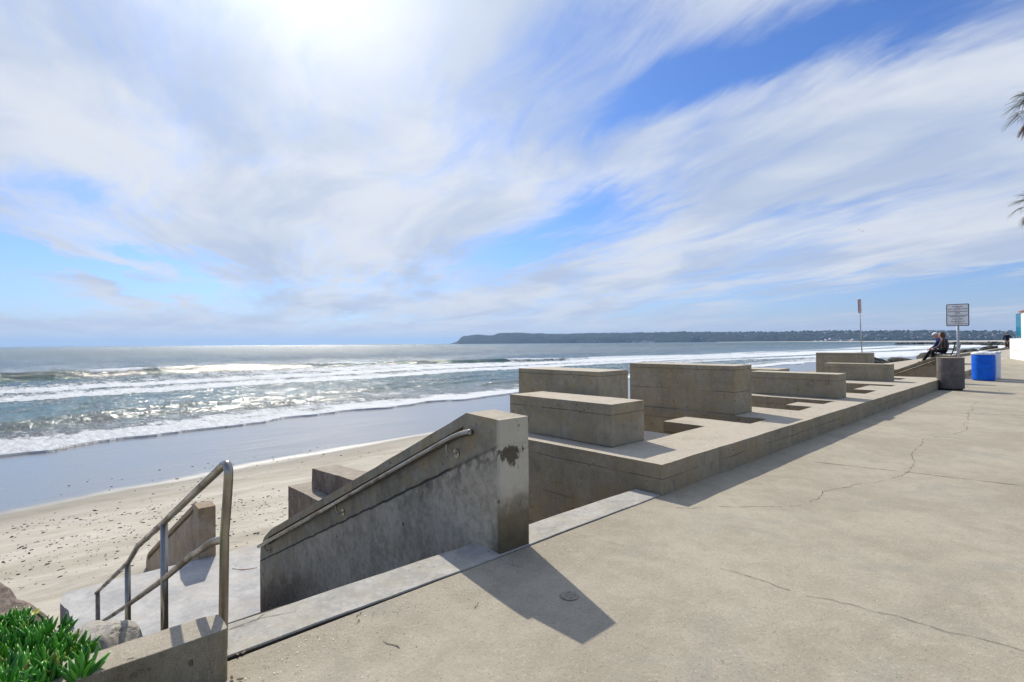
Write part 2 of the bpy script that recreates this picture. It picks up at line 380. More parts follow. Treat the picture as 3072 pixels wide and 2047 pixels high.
M['orange'] = simple('sign_orange', (.75,.28,.10), .5)
M['bluepl'] = simple('blue_plastic', (.002,.13,.70), .5, 0, .12, 9, 0, .25)
M['whitepl'] = simple('white_plastic', (.78,.80,.78), .4, 0, .06)
M['black'] = simple('black_metal', (.012,.012,.014), .5)

# ------------------------------------------------------------------ walkway
def walk_z(y): 
    u = np.clip((np.asarray(y, float)-21.0)/7.0, 0, 1); return .26*u*u*(3-2*u)
def walkmat():
    m, t, b = newmat('sandy_walkway_concrete'); P = t.node('ShaderNodeNewGeometry').outputs['Position']
    sp = t.node('ShaderNodeSeparateXYZ', {0: P})
    nA = t.noise(P, .9, 8, .6, .4); nB = t.noise(P, 6, 8, .68, .4); nC = t.noise(P, 170, 3, .7); nD = t.noise(P, 48, 5, .8)
    c = t.mix(t.ramp(t.m('ADD', t.m('MULTIPLY', nA, .6), t.m('MULTIPLY', nB, .4)), .38, .63), (.335,.297,.223), (.43,.385,.295))
    c = t.mix(t.m('MULTIPLY', t.ramp(t.noise(P, 1.7, 7, .65, .8), .52, .66), .45), c, (.30,.285,.245))
    c = t.mix(t.m('MULTIPLY', t.ramp(t.noise(t.vm('ADD', P, (9, 2, 1)), 2.6, 7, .7, .6), .55, .70), .30), c, (.43,.385,.30))
    # fine sandy grit and exposed stones, more of it near the stair edge
    edge = t.ramp(t.m('ADD', sp.outputs[0], t.m('MULTIPLY', nB, .8)), -1.2, -2.0)
    vo = t.node('ShaderNodeTexVoronoi', {'Vector': P, 'Scale': 95.0}); vc = t.node('ShaderNodeSeparateColor', {0: vo.outputs['Color']}).outputs[0]
    stone = t.m('MULTIPLY', t.ramp(vc, .80, .98), t.m('SUBTRACT', 1.0, t.ramp(vo.outputs['Distance'], .2, .45)))
    dk = t.m('MULTIPLY', t.ramp(vc, .16, .02), t.m('SUBTRACT', 1.0, t.ramp(vo.outputs['Distance'], .2, .45)))
    c = t.mix(t.m('MULTIPLY', stone, .6), c, (.60,.55,.45)); c = t.mix(t.m('MULTIPLY', dk, .6), c, (.13,.10,.07))
    c = t.mix(t.m('MULTIPLY', t.m('MULTIPLY', edge, t.ramp(nD, .5, .62)), .45), c, (.24,.19,.13))
    spots = t.ramp(t.noise(t.vm('ADD', P, (2.2, 8, 4)), 11, 8, .75, .5), .64, .72)
    c = t.mix(t.m('MULTIPLY', spots, .45), c, (.19,.15,.10))
    g = t.m('ADD', .34, t.m('ADD', t.m('MULTIPLY', nC, .75), t.m('MULTIPLY', nD, .60)))
    c = t.vm('SCALE', c, scale=g)
    setin(t, b, 'Base Color', c); b.inputs['Roughness'].default_value = .85; b.inputs['Specular IOR Level'].default_value = .3
    h = t.m('ADD', t.m('MULTIPLY', nB, .5), t.m('ADD', t.m('MULTIPLY', nD, t.ramp(edge, 0, 1, .2, .5)), t.m('MULTIPLY', nC, .15)))
    bp = t.node('ShaderNodeBump', {'Height': h, 'Strength': .8, 'Distance': .02}); t.l.new(bp.outputs[0], b.inputs['Normal'])
    return m
M['walk'] = walkmat()
M['crack'] = simple('crack_dark', (.055,.045,.032), .95, 0, .3, 60)
M['crackpale'] = simple('crack_pale', (.055,.042,.027), .95, 0, .3, 60)
bm = bmesh.new()
ysegs = [-7, -2, 0, 2, 4, 8, 12, 16, 20] + list(np.arange(21, 29, .5)) + [35, 60, 120, 400]
def gy(y): return float(walk_z(y))
def strip(x0, x1, ylist, zf, zb=-.35):
    prev = None
    for y in ylist:
        r = [bm.verts.new((x0, y, zb)), bm.verts.new((x0, y, zf(y))), bm.verts.new((x1, y, zf(y)))]
        if prev:
            bm.faces.new((prev[0], r[0], r[1], prev[1])); bm.faces.new((prev[1], r[1], r[2], prev[2]))
        prev = r
strip(-2.352, 14, ysegs, gy, -.6)
# cracks and joints: thin irregular dark lines lying 3 mm over the slab
def crack(pts, w=.004, wob=.03, mi=1, seed=0, gapp=0.0):
    w *= .42; mi = 2 if w > .003 or mi == 2 else 1
    r = random.Random(seed); path = []
    for (x0, y0), (x1, y1) in zip(pts, pts[1:]):
        L = math.hypot(x1-x0, y1-y0); k = max(2, int(L/.035)); nx, ny = -(y1-y0)/L, (x1-x0)/L
        for j in range(k):
            f = j/k; o = wob*(math.sin(L*f*5+seed)*.5+r.uniform(-1, 1)*.22)*min(1, 4*f*(1-f)+.2)
            path.append((x0+(x1-x0)*f+nx*o, y0+(y1-y0)*f+ny*o))
    path.append(pts[-1]); pv = None; n = len(path)
    for i, (x, y) in enumerate(path):
        a = path[max(i-1, 0)]; c = path[min(i+1, n-1)]; L = math.hypot(c[0]-a[0], c[1]-a[1])+1e-9
        nx, ny = -(c[1]-a[1])/L, (c[0]-a[0])/L; ww = w*(.35+r.random()*.9)*.5
        if r.random() < gapp: pv = None; continue
        z = gy(y)+.003
        q = (bm.verts.new((x+nx*ww, y+ny*ww, z)), bm.verts.new((x-nx*ww, y-ny*ww, z)))
        if pv:
            f = bm.faces.new((pv[0], pv[1], q[1], q[0])); f.material_index = mi
        pv = q
def gp(px, py, z=0.0):
    d = pxdir(px*3072/2353, py*3072/2353); k = (z-CAMH)/d.z; return (d.x*k, d.y*k)
crack([gp(1655,1308), gp(1850,1370), gp(2000,1405), gp(2180,1455), gp(2352,1497)], .0085, .04, 1, 1, .04)
crack([gp(1868,1062), gp(2090,1086), gp(2352,1117)], .022, .015, 1, 2)
crack([gp(1530,1168), gp(1640,1164), gp(1720,1165), gp(1850,1160), gp(1890,1130), gp(1960,1115), gp(2050,1100), gp(2090,1080), gp(2105,1030), gp(2120,1010), gp(2170,1000), gp(2218,990)], .010, .05, 1, 3, .16)
crack([gp(2218,990), gp(2222,960), gp(2240,925)], .010, .06, 2, 4, .1)
crack([gp(2090,945), gp(2200,950), gp(2352,955)], .04, .02, 1, 5, .02)
crack([gp(2240,925), gp(2275,921)], .014, .04, 1, 6)
crack([gp(2200,873), gp(2352,881)], .05, .02, 2, 7, .05)
crack([gp(1310,1224), gp(1380,1245), gp(1460,1262)], .005, .03, 2, 8, .2)
crack([gp(1660,1160), gp(1770,1165)], .005, .03, 2, 9, .2)
crack([gp(1150,1285), gp(1180,1300), gp(1205,1305)], .004, .02, 1, 10)
crack([gp(1178,1288), gp(1183,1302)], .003, .01, 1, 11); crack([gp(1140,1293), gp(1183,1300)], .003, .01, 1, 12)
crack([gp(2290,845), gp(2352,842)], .03, .02, 2, 13); crack([gp(2150,878), gp(2352,905)], .02, .2, 2, 14, .3)
for (ax, ay, bx, by, sd) in ((820,1420,835,1405,20), (822,1425,815,1436,21), (880,1475,918,1490,22), (840,1385,860,1375,23), (1100,1385,1090,1400,24)):
    crack([gp(ax, ay), gp((ax+bx)/2+3, (ay+by)/2), gp(bx, by)], .010, .02, 2, sd)
walkway = frombm('walkway', bm, [M['walk'], M['crack'], M['crackpale']])
tag(walkway, kind='structure')
# faint round stain, laid as a thin disc, in the column's shadow
bm = bmesh.new(); cx_, cy_ = gp(1308, 1371)
lathe_bm(bm, [(.046, .0031), (.046, .0042)], 28, (cx_, cy_))
cv = frombm('round_stain', bm, simple('round_stain_tone', (.26,.225,.17), .85, 0, .3, 60), None); tag(cv, 'faint round stain on the walkway inside the column shadow', 'stain')

# ------------------------------------------------------------------ sand, sea
SEA = -5.3
def shore_x(y): return np.interp(y, [-400, -2, 8, 22, 45, 80, 180, 270, 500, 900, 2000, 6000], [-43, -45, -47, -48.4, -49.7, -54.2, -54.5, -44, -30, -40, 300, 1200])
def sand_z(x, y):
    s = x - shore_x(y)
    z = np.where(s > 0, SEA + np.interp(s, [0, 19, 33, 42, 60], [0.02, .5, 1.30, 1.75, 2.1]), SEA + s*.03)
    return z
xs = np.concatenate([np.arange(-75, -30, .6), np.arange(-30, -8, .16), np.arange(-8, 1, .5)])
ys = np.concatenate([np.arange(-60, -4, 2.), np.arange(-4, 26, .16), np.arange(26, 70, .8), np.arange(70, 420, 6.)])
X, Y = np.meshgrid(xs, ys, indexing='ij'); Zs = sand_z(X, Y)
dry = np.clip((X+29)/4, 0, 1)
Zs = Zs + dry*((fbm(X*1.8, Y*1.1, 3)-.5)*.10 + (fbm(X*5, Y*3, 2)-.5)*.035)
Zs = Zs + np.clip((X+20)/10, 0, 1)*(fbm(X*.4+4, Y*.4, 2)-.5)*.2
def sandmat():
    m, t, b = newmat('beach_sand'); P = t.node('ShaderNodeNewGeometry').outputs['Position']
    sp = t.node('ShaderNodeSeparateXYZ', {0: P})
    sv = t.node('ShaderNodeAttribute', attribute_name='shore').outputs['Fac']
    wob = t.noise(t.vm('MULTIPLY', P, (.25, .07, 0)), 1.0, 5, .55)
    s = t.m('ADD', sv, t.m('MULTIPLY', t.m('SUBTRACT', wob, .5), 4.0))
    wet = t.ramp(s, 19.8, 17.4); damp = t.ramp(s, 24.5, 18.5)
    st = t.vm('MULTIPLY', P, (1.0, .28, 1))
    nA = t.noise(st, .5, 8, .6, .4); nB = t.noise(st, 3.2, 7, .65, .4); nC = t.noise(P, 40, 4, .7)
    c = t.mix(t.ramp(nA, .35, .65), (.40,.36,.285), (.54,.50,.42))
    c = t.mix(t.m('MULTIPLY', t.ramp(nB, .5, .7), .3), c, (.33,.29,.22))
    c = t.mix(t.m('MULTIPLY', damp, .75), c, (.27,.25,.205))
    c = t.mix(wet, c, (.19,.195,.195))
    c = t.vm('SCALE', c, scale=t.m('ADD', .82, t.m('MULTIPLY', nC, .36)))
    setin(t, b, 'Base Color', c); 
    rp = t.noise(t.vm('MULTIPLY', P, (1.6, .12, 1)), 1.0, 6, .6)
    fv = t.node('ShaderNodeTexVoronoi', {'Vector': t.vm('ADD', P, t.vm('SCALE', t.noise(P, 2.0, 3, .5, 0, True), scale=.5)), 'Scale': 2.0}, feature='SMOOTH_F1').outputs['Distance']
    fp = t.m('MULTIPLY', t.ramp(fv, .10, .35), t.ramp(sv, 24, 33))
    setin(t, b, 'Roughness', t.m('ADD', t.ramp(wet, 0, 1, .9, .10), t.m('MULTIPLY', wet, t.m('MULTIPLY', rp, .22))))
    setin(t, b, 'Specular IOR Level', t.ramp(wet, 0, 1, .2, 1.0))
    h = t.m('ADD', t.m('MULTIPLY', t.m('ADD', t.m('ADD', t.m('MULTIPLY', nB, .8), t.m('MULTIPLY', fp, .35)), t.m('MULTIPLY', nC, .15)), t.ramp(wet, 0, 1, 1.0, .0)),
            t.m('MULTIPLY', t.m('MULTIPLY', wet, t.noise(t.vm('MULTIPLY', P, (3.2, .45, 1)), 1.0, 5, .6)), .14))
    bp = t.node('ShaderNodeBump', {'Height': h, 'Strength': .6, 'Distance': .10}); t.l.new(bp.outputs[0], b.inputs['Normal'])
    return m
me = grid_mesh('sand', xs, ys, Zs, {'shore': X-shore_x(Y)})
sand = link('sand', me, None, sandmat()); tag(sand, kind='structure')

def seamat():
    m, t, b = newmat('sea_water'); P = t.node('ShaderNodeNewGeometry').outputs['Position']
    foamv = t.node('ShaderNodeAttribute', attribute_name='foam').outputs['Fac']
    swash = t.node('ShaderNodeAttribute', attribute_name='shore').outputs['Fac']
    Q = t.vm('MULTIPLY', P, (.45, 1.1, 1))
    n1 = t.noise(Q, .35, 10, .80, .5); n2 = t.noise(Q, 1.7, 8, .78, .9)
    nn = t.m('ADD', t.m('MULTIPLY', n1, .55), t.m('MULTIPLY', n2, .45))
    f = t.ramp(t.m('SUBTRACT', t.m('ADD', foamv, t.m('MULTIPLY', t.m('SUBTRACT', nn, .5), 2.9)), .5), -.10, .16)
    f = t.m('MULTIPLY', f, t.ramp(foamv, .01, .12))
    near = t.ramp(swash, -160, -45)
    deep = t.mix(t.ramp(t.noise(t.vm('MULTIPLY', P, (.05, .02, 1)), 1.0, 7, .7), .35, .65), (.008,.050,.060), (.028,.095,.098))
    wc = t.mix(near, deep, (.045,.115,.095))
    wc = t.mix(t.ramp(swash, -26, -4), wc, (.20,.22,.20))
    c = t.mix(f, wc, (.80,.84,.86))
    setin(t, b, 'Base Color', c); setin(t, b, 'Roughness', t.m('MAXIMUM', t.ramp(f, 0, 1, .10, .7), t.ramp(swash, -60, -500, .12, .27))); b.inputs['IOR'].default_value = 1.33
    # chop, choppier away from shore; several wavelengths
    w1 = t.noise(t.vm('MULTIPLY', P, (.34, .2, 1)), 1.0, 5, .65, .6)
    w2 = t.noise(t.vm('MULTIPLY', P, (1.2, .6, 1)), 1.0, 5, .6, .8)
    w3 = t.noise(t.vm('MULTIPLY', P, (.035, .014, 1)), 1.0, 4, .6, .5)
    far = t.ramp(swash, -60, -260)
    w4 = t.noise(t.vm('MULTIPLY', P, (.10, .38, 1)), 1.0, 5, .7, .3)
    h = t.m('ADD', t.m('MULTIPLY', w1, t.ramp(far, 0, 1, .38, 2.2)), t.m('ADD', t.m('MULTIPLY', w2, .15), t.m('MULTIPLY', w3, t.ramp(far, 0, 1, .3, 7.0))))
    h = t.m('ADD', h, t.m('MULTIPLY', w4, t.ramp(far, 0, 1, .4, 2.6)))
    h = t.m('ADD', h, t.m('MULTIPLY', f, t.m('MULTIPLY', n2, .45)))
    bp = t.node('ShaderNodeBump', {'Height': h, 'Strength': 1.0, 'Distance': 1.0}); t.l.new(bp.outputs[0], b.inputs['Normal'])
    return m
k1 = [-20]; 
xs = list(np.arange(-36, -75, -.30)) + list(np.arange(-75, -175, -.38))
x = -175.; st_ = .8
while x > -40000: xs.append(x); x -= st_; st_ *= 1.05
ys = list(np.arange(-25, 60, .45)) + list(np.arange(60, 140, .8)); y = 140.; st_ = 1.2
while y < 40000: ys.append(y); y += st_; st_ *= 1.045
y = -25.; st_ = 1.
pre = []
while y > -12000: y -= st_; st_ *= 1.15; pre.append(y)
ys = pre[::-1] + ys
xs = np.array(xs[::-1]); ys = np.array(ys)
X, Y = np.meshgrid(xs, ys, indexing='ij'); Sx = X - shore_x(Y)          # negative = seaward
Sx = np.where(X < -20000, X, Sx)
Zw = np.full(X.shape, SEA)
def bump_(u, c, ws, wl):  # steep landward (ws), gentle seaward (wl)
    d = u-c; return np.exp(-(d/np.where(d > 0, ws, wl))**2)
N = lambda a, b, s=0: fbm(X*a+s, Y*b+s*1.7, 3)
# main breaker
yc_ = np.interp(Y, [-100, 0, 20, 40, 80, 100, 150, 200, 400], [-96, -100, -96, -99, -103, -84, -72, -66, -60]) + (fbm(Y*.05, Y*0, 3)-.5)*10
amp = np.interp(Y, [-60, 0, 25, 38, 45, 60, 70, 75, 82, 90, 110, 125, 135, 160, 250], [1.1, 1.2, 1.3, 1.3, 1.1, .9, .9, .6, .7, .95, 1.0, .9, .8, .7, .4])
Zw += bump_(Sx, yc_, 1.9, 6.5)*amp*1.2
crest = bump_(Sx, yc_, 1.6, 2.2)
# second swell line further out
yc2 = -150 + (fbm(Y*.02+7, Y*0, 2)-.5)*26
Zw += bump_(Sx, yc2, 5, 10)*.45*np.clip(fbm(Y*.03+2, Y*0+5, 2)*2-.6, 0, 1)
# bores with foam fronts
b1 = -56.5 + (fbm(Y*.06+3, Y*0+2, 3)-.5)*5 + (fbm(Y*.7+3, Y*0+6, 4, .7)-.5)*2.2; b2 = -43.0 + (fbm(Y*.07+9, Y*0+4, 3)-.5)*4 + (fbm(Y*.8+1, Y*0+7, 4, .7)-.5)*2.0
Zw += .38/(1+np.exp(np.clip((Sx-b1)*2.2, -30, 30)))*np.exp(np.minimum(0, (Sx-b1))/12.)
Zw += .30/(1+np.exp(np.clip((Sx-b2)*2.2, -30, 30)))*np.exp(np.minimum(0, (Sx-b2))/9.)
# little waves near the beach
for c0, aa, fr, sd in ((-12.5, .32, .09, 1), (-18, .22, .07, 2), (-7.5, .2, .12, 3), (-26, .18, .05, 4)):
    cc = c0 + (fbm(Y*fr*.6+sd*3, Y*0+sd, 3)-.5)*7
    mask = np.clip((fbm(Y*fr+sd*5, Y*0+9, 2)-.42)*5, 0, 1)
    Zw += bump_(Sx, cc, .6, 1.6)*aa*mask
rgh = fbm(X*1.1, Y*1.1, 3, .6)-.5
Zw += rgh*(np.exp(-((Sx-b1+1.2)/1.6)**2)*.55+np.exp(-((Sx-b2+1.2)/1.6)**2)*.45)
Zw += (fbm(X*.45+3, Y*.22, 4, .6)-.5)*.42*np.clip(-(Sx+8)/10, 0, 1)*np.interp(Sx, [-160, -90, -60, -10], [1.5, 1.2, .7, .55])
Zw += (fbm(X*1.3+3, Y*.8, 2, .6)-.5)*.14*np.clip(-(Sx+3)/8, 0, 1)
cutf = np.clip(1-(Y-250)/250, 0, 1)*np.clip((Sx+400)/200, 0, 1)
Zw = SEA + (Zw-SEA)*cutf
Zw += (fbm(X*.16, Y*.06, 3)-.5)*.35*np.clip(-(Sx+20)/60, 0, 1)*np.clip((Sx+900)/500, 0, 1)*np.clip(1-(Y-300)/400, 0, 1)
Zw = np.where(Sx > -6, SEA+.03 + (Sx+6)*.022*np.clip(1, 0, 1), Zw)   # thin swash sheet riding up the sand
Zw = np.where(Sx > 1.5+(fbm(Y*.15, Y*0+1, 3)-.5)*7, SEA-1.0, Zw)
F = np.zeros(X.shape)
seg = np.clip((fbm(Y*.045+1.3, Y*0+3.3, 2)-.40)*6, 0, 1)
gaps_ = np.interp(Y, [-60, 4, 8, 16, 22, 40, 60, 70, 76, 86, 92, 118, 122, 134, 150, 200], [0, 0, .9, .9, .05, .1, .6, .9, .9, .5, .05, .1, .9, .9, .3, .6])
F = np.maximum(F, np.clip(crest*1.2, 0, 1)*np.maximum(gaps_, .18))
trail = np.where((Sx > yc_) , 1, 0)*np.interp(Sx-yc_, [0, 2.5, 6, 20, 60], [0, .10, .55, .62, .3])
F = np.maximum(F, trail*np.interp(Y, [-60, 0, 30, 60, 300], [.50, .62, .95, 1.15, 1.25])*np.interp(Sx, [-66, -50, -40], [1, .9, .4]))
for bb, ln in ((b1, 14.), (b2, 11.)):
    d = Sx-bb
    F = np.maximum(F, np.where(d > .8, 0, np.where(d > -1.8, 1.0, .35+.5*np.exp((d+1.8)/ln*1.2)))*np.where(d < -22, 0, 1)*1.0)
F = np.maximum(F, np.where(Sx > b2+.8, .20+.30*fbm(X*.12, Y*.05, 3), 0))                        # lace between the bores and the beach
F = np.maximum(F, np.interp(Sx+(fbm(X*.3, Y*.25, 4, .65)-.5)*9, [-14, -7.0, -3.5, .5, 2], [.25, .45, .78, .92, .8])*np.where(Sx > -14, 1, 0))
F = np.maximum(F, np.interp(Y, [90, 150, 260, 800], [0, .62, .85, .9])*np.clip(-(Sx)/6, 0, 1)*np.clip((Sx-np.interp(Y, [90, 150, 350, 600], [-70, -82, -105, -120]))/10, 0, 1)*(.25+1.15*np.clip(fbm(Sx*.11+5, Y*.006, 3)*2-.5, 0, 1)))
me = grid_mesh('sea', xs, ys, Zw, {'foam': F, 'shore': Sx})
sea = link('sea', me, None, seamat()); tag(sea, kind='structure')

# far land floor right of the seawall and the far beach
bm = bmesh.new(); box_bm(bm, 14, 9000, -200, 9000, -3, -.2); 
il = frombm('inland_ground', bm, simple('inland_ground', (.22,.21,.16), .95, 0, .2, .01)); tag(il, kind='structure')
def far_strip(name, pts, z0, z1, mat, depth):
    bm = bmesh.new(); pv = None
    for px, d in pts:
        r = pxdir(px, 1030); r.z = 0; r = r/ r.dot(Vector((fwd.x, fwd.y, 0)).normalized())
        a = r*d; c = r*(d+depth); q = (bm.verts.new((a.x, a.y, SEA-.5)), bm.verts.new((a.x, a.y, z0)), bm.verts.new((c.x, c.y, z1)))
        if pv: bm.faces.new((pv[0], q[0], q[1], pv[1])); bm.faces.new((pv[1], q[1], q[2], pv[2]))
        pv = q
    return frombm(name, bm, mat)
fb = far_strip('far_beach', [(2150, 5200), (2350, 4300), (2500, 3400), (2650, 2600), (2800, 2000), (2950, 1500), (3090, 1200), (3300, 1000)], SEA+.6, SEA+3.0, simple('far_sand', (.56,.50,.42), .9, 0, .12, .02), 500)
tag(fb, kind='structure')

# ------------------------------------------------------------------ hills
def hillmat(name, a, b_, specks):
    m, t, b = newmat(name); P = t.node('ShaderNodeNewGeometry').outputs['Position']
    n = t.noise(P, .008, 8, .65, .5); n2 = t.noise(P, .05, 4, .6)
    c = t.mix(t.ramp(n, .38, .62), a, b_)
    c = t.mix(t.m('MULTIPLY', t.ramp(n2, .5, .7), .6), c, tuple(x*.5 for x in a))
    setin(t, b, 'Base Color', c); b.inputs['Roughness'].default_value = .95; b.inputs['Specular IOR Level'].default_value = .1
    bp = t.node('ShaderNodeBump', {'Height': t.m('ADD', n, n2), 'Strength': .8, 'Distance': 30.0}); t.l.new(bp.outputs[0], b.inputs['Normal'])
    return m
def horiz(px): return 1042-.0076*px+.0
sil = [(1352,1031),(1358,1029.5),(1368,1026.5),(1376,1021),(1382,1013),(1391,1007.5),(1417,1005),(1424,1003.6),(1440,1003.3),(1459,1004.6),(1479,1004.6),(1499,997.8),(1535,996.8),(1572,997.3),(1595,999.4),(1630,998.4),(1643,1001),(1690,1000.5),(1776,997.6),(1895,997.2),(1984,995.5),(2044,993.8),(2190,995.5),(2312,994.7),(2400,992.3),(2550,990.8),(2650,992.5),(2700,990.5),(2760,990.5),(2808,990.7),(2868,992),(2965,992.2),(3013,992.3),(3072,993),(3250,993),(3500,996)]
def hillrow(name, d_of, sil_, scale_h, depth, mat, rug=1.0, n=520):
    pxs = np.linspace(sil_[0][0], sil_[-1][0], n); ysil = np.interp(pxs, [a for a, _ in sil_], [b for _, b in sil_])
    K = 16; V = []; 
    for i, px in enumerate(pxs):
        dd = d_of(px); r = pxdir(px, 1030); r = Vector((r.x, r.y, 0)); r = r/r.dot(Vector((fwd.x, fwd.y, 0)).normalized())
        H = max(0.5, (1042-.0076*px-ysil[i])*dd/FPX*scale_h + CAMH)       # ridge height above z = 0
        H += (vnoise(px*.35, 3.3)-.5)*10*rug*min(1, H/60) + (vnoise(px*1.1, 8.3)-.5)*8*rug*min(1, H/60)
        for k in range(K):
            f = k/(K-1); prof = math.sin(f*math.pi/2)**.8
            gul = (fbm(px*.03+f*1.5, f*3, 3)-.5)*.35*math.sin(f*math.pi)
            z = SEA + (H-SEA)*max(0, prof*(1+gul*(1-f)))
            q = r*(dd+depth*f*.8 + (fbm(px*.02, f*2, 2)-.5)*depth*.3*(1-f)); V.append((q.x, q.y, min(z, H)))
        q = r*(dd+depth*2.2); V.append((q.x, q.y, SEA))
    K += 1; bm = bmesh.new(); vs = [bm.verts.new(v) for v in V]
    for i in range(n-1):
        for k in range(K-1): bm.faces.new((vs[i*K+k], vs[(i+1)*K+k], vs[(i+1)*K+k+1], vs[i*K+k+1]))
    return frombm(name, bm, mat, None, True)
D_OF = lambda px: float(np.interp(px, [1352, 1700, 2200, 2700, 3500], [8800, 8000, 6600, 5200, 4200]))
hills = hillrow('hills', D_OF, sil, 1.0, 700, hillmat('chaparral_hill', (.014,.030,.030), (.045,.060,.050), 0), 1.0)
tag(hills, kind='structure')
#PART2
# ------------------------------------------------------------------ seawall (comb shaped platform, tiers below)
def shift(pts, dy): return [(x, y+dy) for x, y in pts]
XK = -2.343
comb = [(XK, 3.85), (XK, 18.15), (-3.6, 18.15)]
for (y1, y0, xi, xo) in ((17.26, 16.6, -3.04, -4.6), (14.55, 14.07, -2.74, -3.15), (12.75, 11.80, -2.72, -4.9),
                         (10.03, 9.45, -2.75, -3.15), (8.93, 8.30, -2.75, -4.95), (7.13, 6.57, -2.74, -3.62), (6.0, 5.2, -3.04, -4.75)):
    comb += [(comb[-1][0], y1), (xi, y1), (xi, y0), (xo, y0)]
comb += [(-4.75, 3.85)]
sw = empty('seawall', (XK, 3.85, 0)); tag(sw, 'long stepped concrete seawall with notched top running beside the walkway', 'seawall')
def sub(o): o.parent = sw; o.matrix_parent_inverse = Matrix.Translation((-XK, -3.85, 0)); return o
pl = sub(prism('notched_platform', comb, -1.02, .262, M['plat'], None, amp=.007, bev=.014, step=.07)); 
bm = bmesh.new()
for (x1, z1, x0) in ((-2.42, -1.03, -6.2), (-6.2, -1.5, -8.2), (-8.2, -2.15, -9.9), (-9.9, -2.95, -11.6)):
    prism_bm(bm, [(x1, -4.5), (x1, z1), (x0, z1), (x0, -4.5)], 5.31, 18.1, 'y', 0)
sub(frombm('lower_tiers', bm, M['plat']))
sub(prism('end_steps', [(-2.37, -4.4), (-2.37, -1.025), (-6.6, -1.025), (-6.6, -1.60), (-11.34, -1.715), (-11.34, -4.4)], 3.862, 5.3, M['old'], None, 'y', .008, .014, .08))
sub(prism('end_steps', [(-6.61, -1.66), (-6.61, -1.04), (-10.76, -1.285), (-10.78, -1.72)], 4.15, 4.66, M['old'], None, 'y', .008, .014, .08))
kerb2 = prism('seawall_terrace', [(-2.35, 22.3), (-2.35, 420), (-5.65, 420), (-5.65, 22.3)], -5.2, .268, M['plat'], None, amp=0, bev=.015)
tag(kerb2, 'wide flat concrete terrace that the bench stands on, edged by boulders', 'terrace')
k3 = prism('low_kerb', [(-4.6, 37.5), (-4.6, 200), (-4.85, 200), (-4.85, 37.5)], .2, .43, M['plat'], None, amp=0, bev=.02)
tag(k3, 'long low concrete kerb along the sea side of the far terrace', 'kerb')
# raised blocks standing on the platform
BL = [('raised concrete block nearest the camera, low and long, first on the platform', -3.05, -4.54, 4.12, 4.67, .26, .688),
      ('concrete block standing just behind the nearest low block, with the surf beyond its top', -3.80, -5.19, 4.88, 5.47, -1.0, .95),
      ('tallest looking concrete block, with a dark corner stain, in the middle of the seawall', -3.19, -4.93, 7.15, 7.71, -1.0, .955),
      ('low long concrete block just beyond the tall stained one, over a dark gap', -2.79, -4.33, 10.38, 10.87, .26, .702),
      ('concrete block half hidden behind the low middle block, only its pale top showing', -4.25, -5.80, 11.53, 12.30, -1.0, .69),
      ('low concrete block near the far end of the seawall, in front of the taller one', -3.05, -4.52, 15.6, 16.02, .26, .698),
      ('far tall concrete block with the thin sign pole rising behind it', -3.80, -5.13, 16.95, 17.55, -1.0, .95)]
for lab, x1, x0, y0, y1, z0, z1 in BL:
    bm = bmesh.new(); prism_bm(bm, rect(x0, x1, y0, y1), z0+.003, z1, 'z', .007, .06)
    bmesh.ops.translate(bm, verts=bm.verts, vec=(-x1, -y0, -z0))
    o = frombm('concrete_block', bm, M['block']); o.location = (x1, y0, z0); bevel(o, .012)
    tag(o, lab, 'concrete block', 'raised blocks on the seawall')

# ------------------------------------------------------------------ coping, low wall, stairs, landing
cpo = [(-2.380, .53), (-2.374, 1.0), (-2.364, 1.6), (-2.359, 2.0), (-2.357, 3.84), (-2.60, 3.84), (-2.62, 2.6), (-2.62, 2.0), (-2.65, .5)]
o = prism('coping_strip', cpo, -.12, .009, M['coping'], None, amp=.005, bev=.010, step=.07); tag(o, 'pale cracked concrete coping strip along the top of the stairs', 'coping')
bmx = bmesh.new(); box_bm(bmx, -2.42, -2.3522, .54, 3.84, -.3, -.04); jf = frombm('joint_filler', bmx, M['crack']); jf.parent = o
bmx = bmesh.new()
def stick(bm, pts, w, z): 
    pv = None; r = random.Random(len(pts))
    pp = smoothpath([(x, y, 0) for x, y in pts], 2)
    for i, p in enumerate(pp):
        a = pp[max(0, i-1)]; c = pp[min(len(pp)-1, i+1)]; T = (c-a).normalized(); Nn = Vector((-T.y, T.x, 0)); ww = w*(.3+r.random())*.5
        q = (bm.verts.new((p.x+Nn.x*ww, p.y+Nn.y*ww, z)), bm.verts.new((p.x-Nn.x*ww, p.y-Nn.y*ww, z)))
        if pv: bm.faces.new((pv[0], pv[1], q[1], q[0]))
        pv = q
stick(bmx, [gp(525,1437,.03), gp(560,1425,.03), gp(592,1412,.03), gp(615,1408,.03), gp(680,1396,.03)], .0035, .0115)
stick(bmx, [gp(592,1412,.03), gp(610,1399,.03), gp(640,1385,.03)], .003, .0115)
stick(bmx, [gp(545,1432,.03), gp(580,1423,.03), gp(600,1408,.03)], .002, .0115)
cr_ = frombm('crack_line', bmx, M['crack']); cr_.parent = o
o = prism('low_concrete_wall', [(-2.222, -2.5), (-2.222, .522), (-2.232, .531), (-2.300, .533), (-2.366, .527), (-2.385, .48), (-2.392, -2.5)], -.5, .2, M['kerbwall'], None, amp=.0035, bev=.012, step=.06)
tag(o, 'rough low concrete wall in the lower left corner, half under the succulent plant', 'low wall')
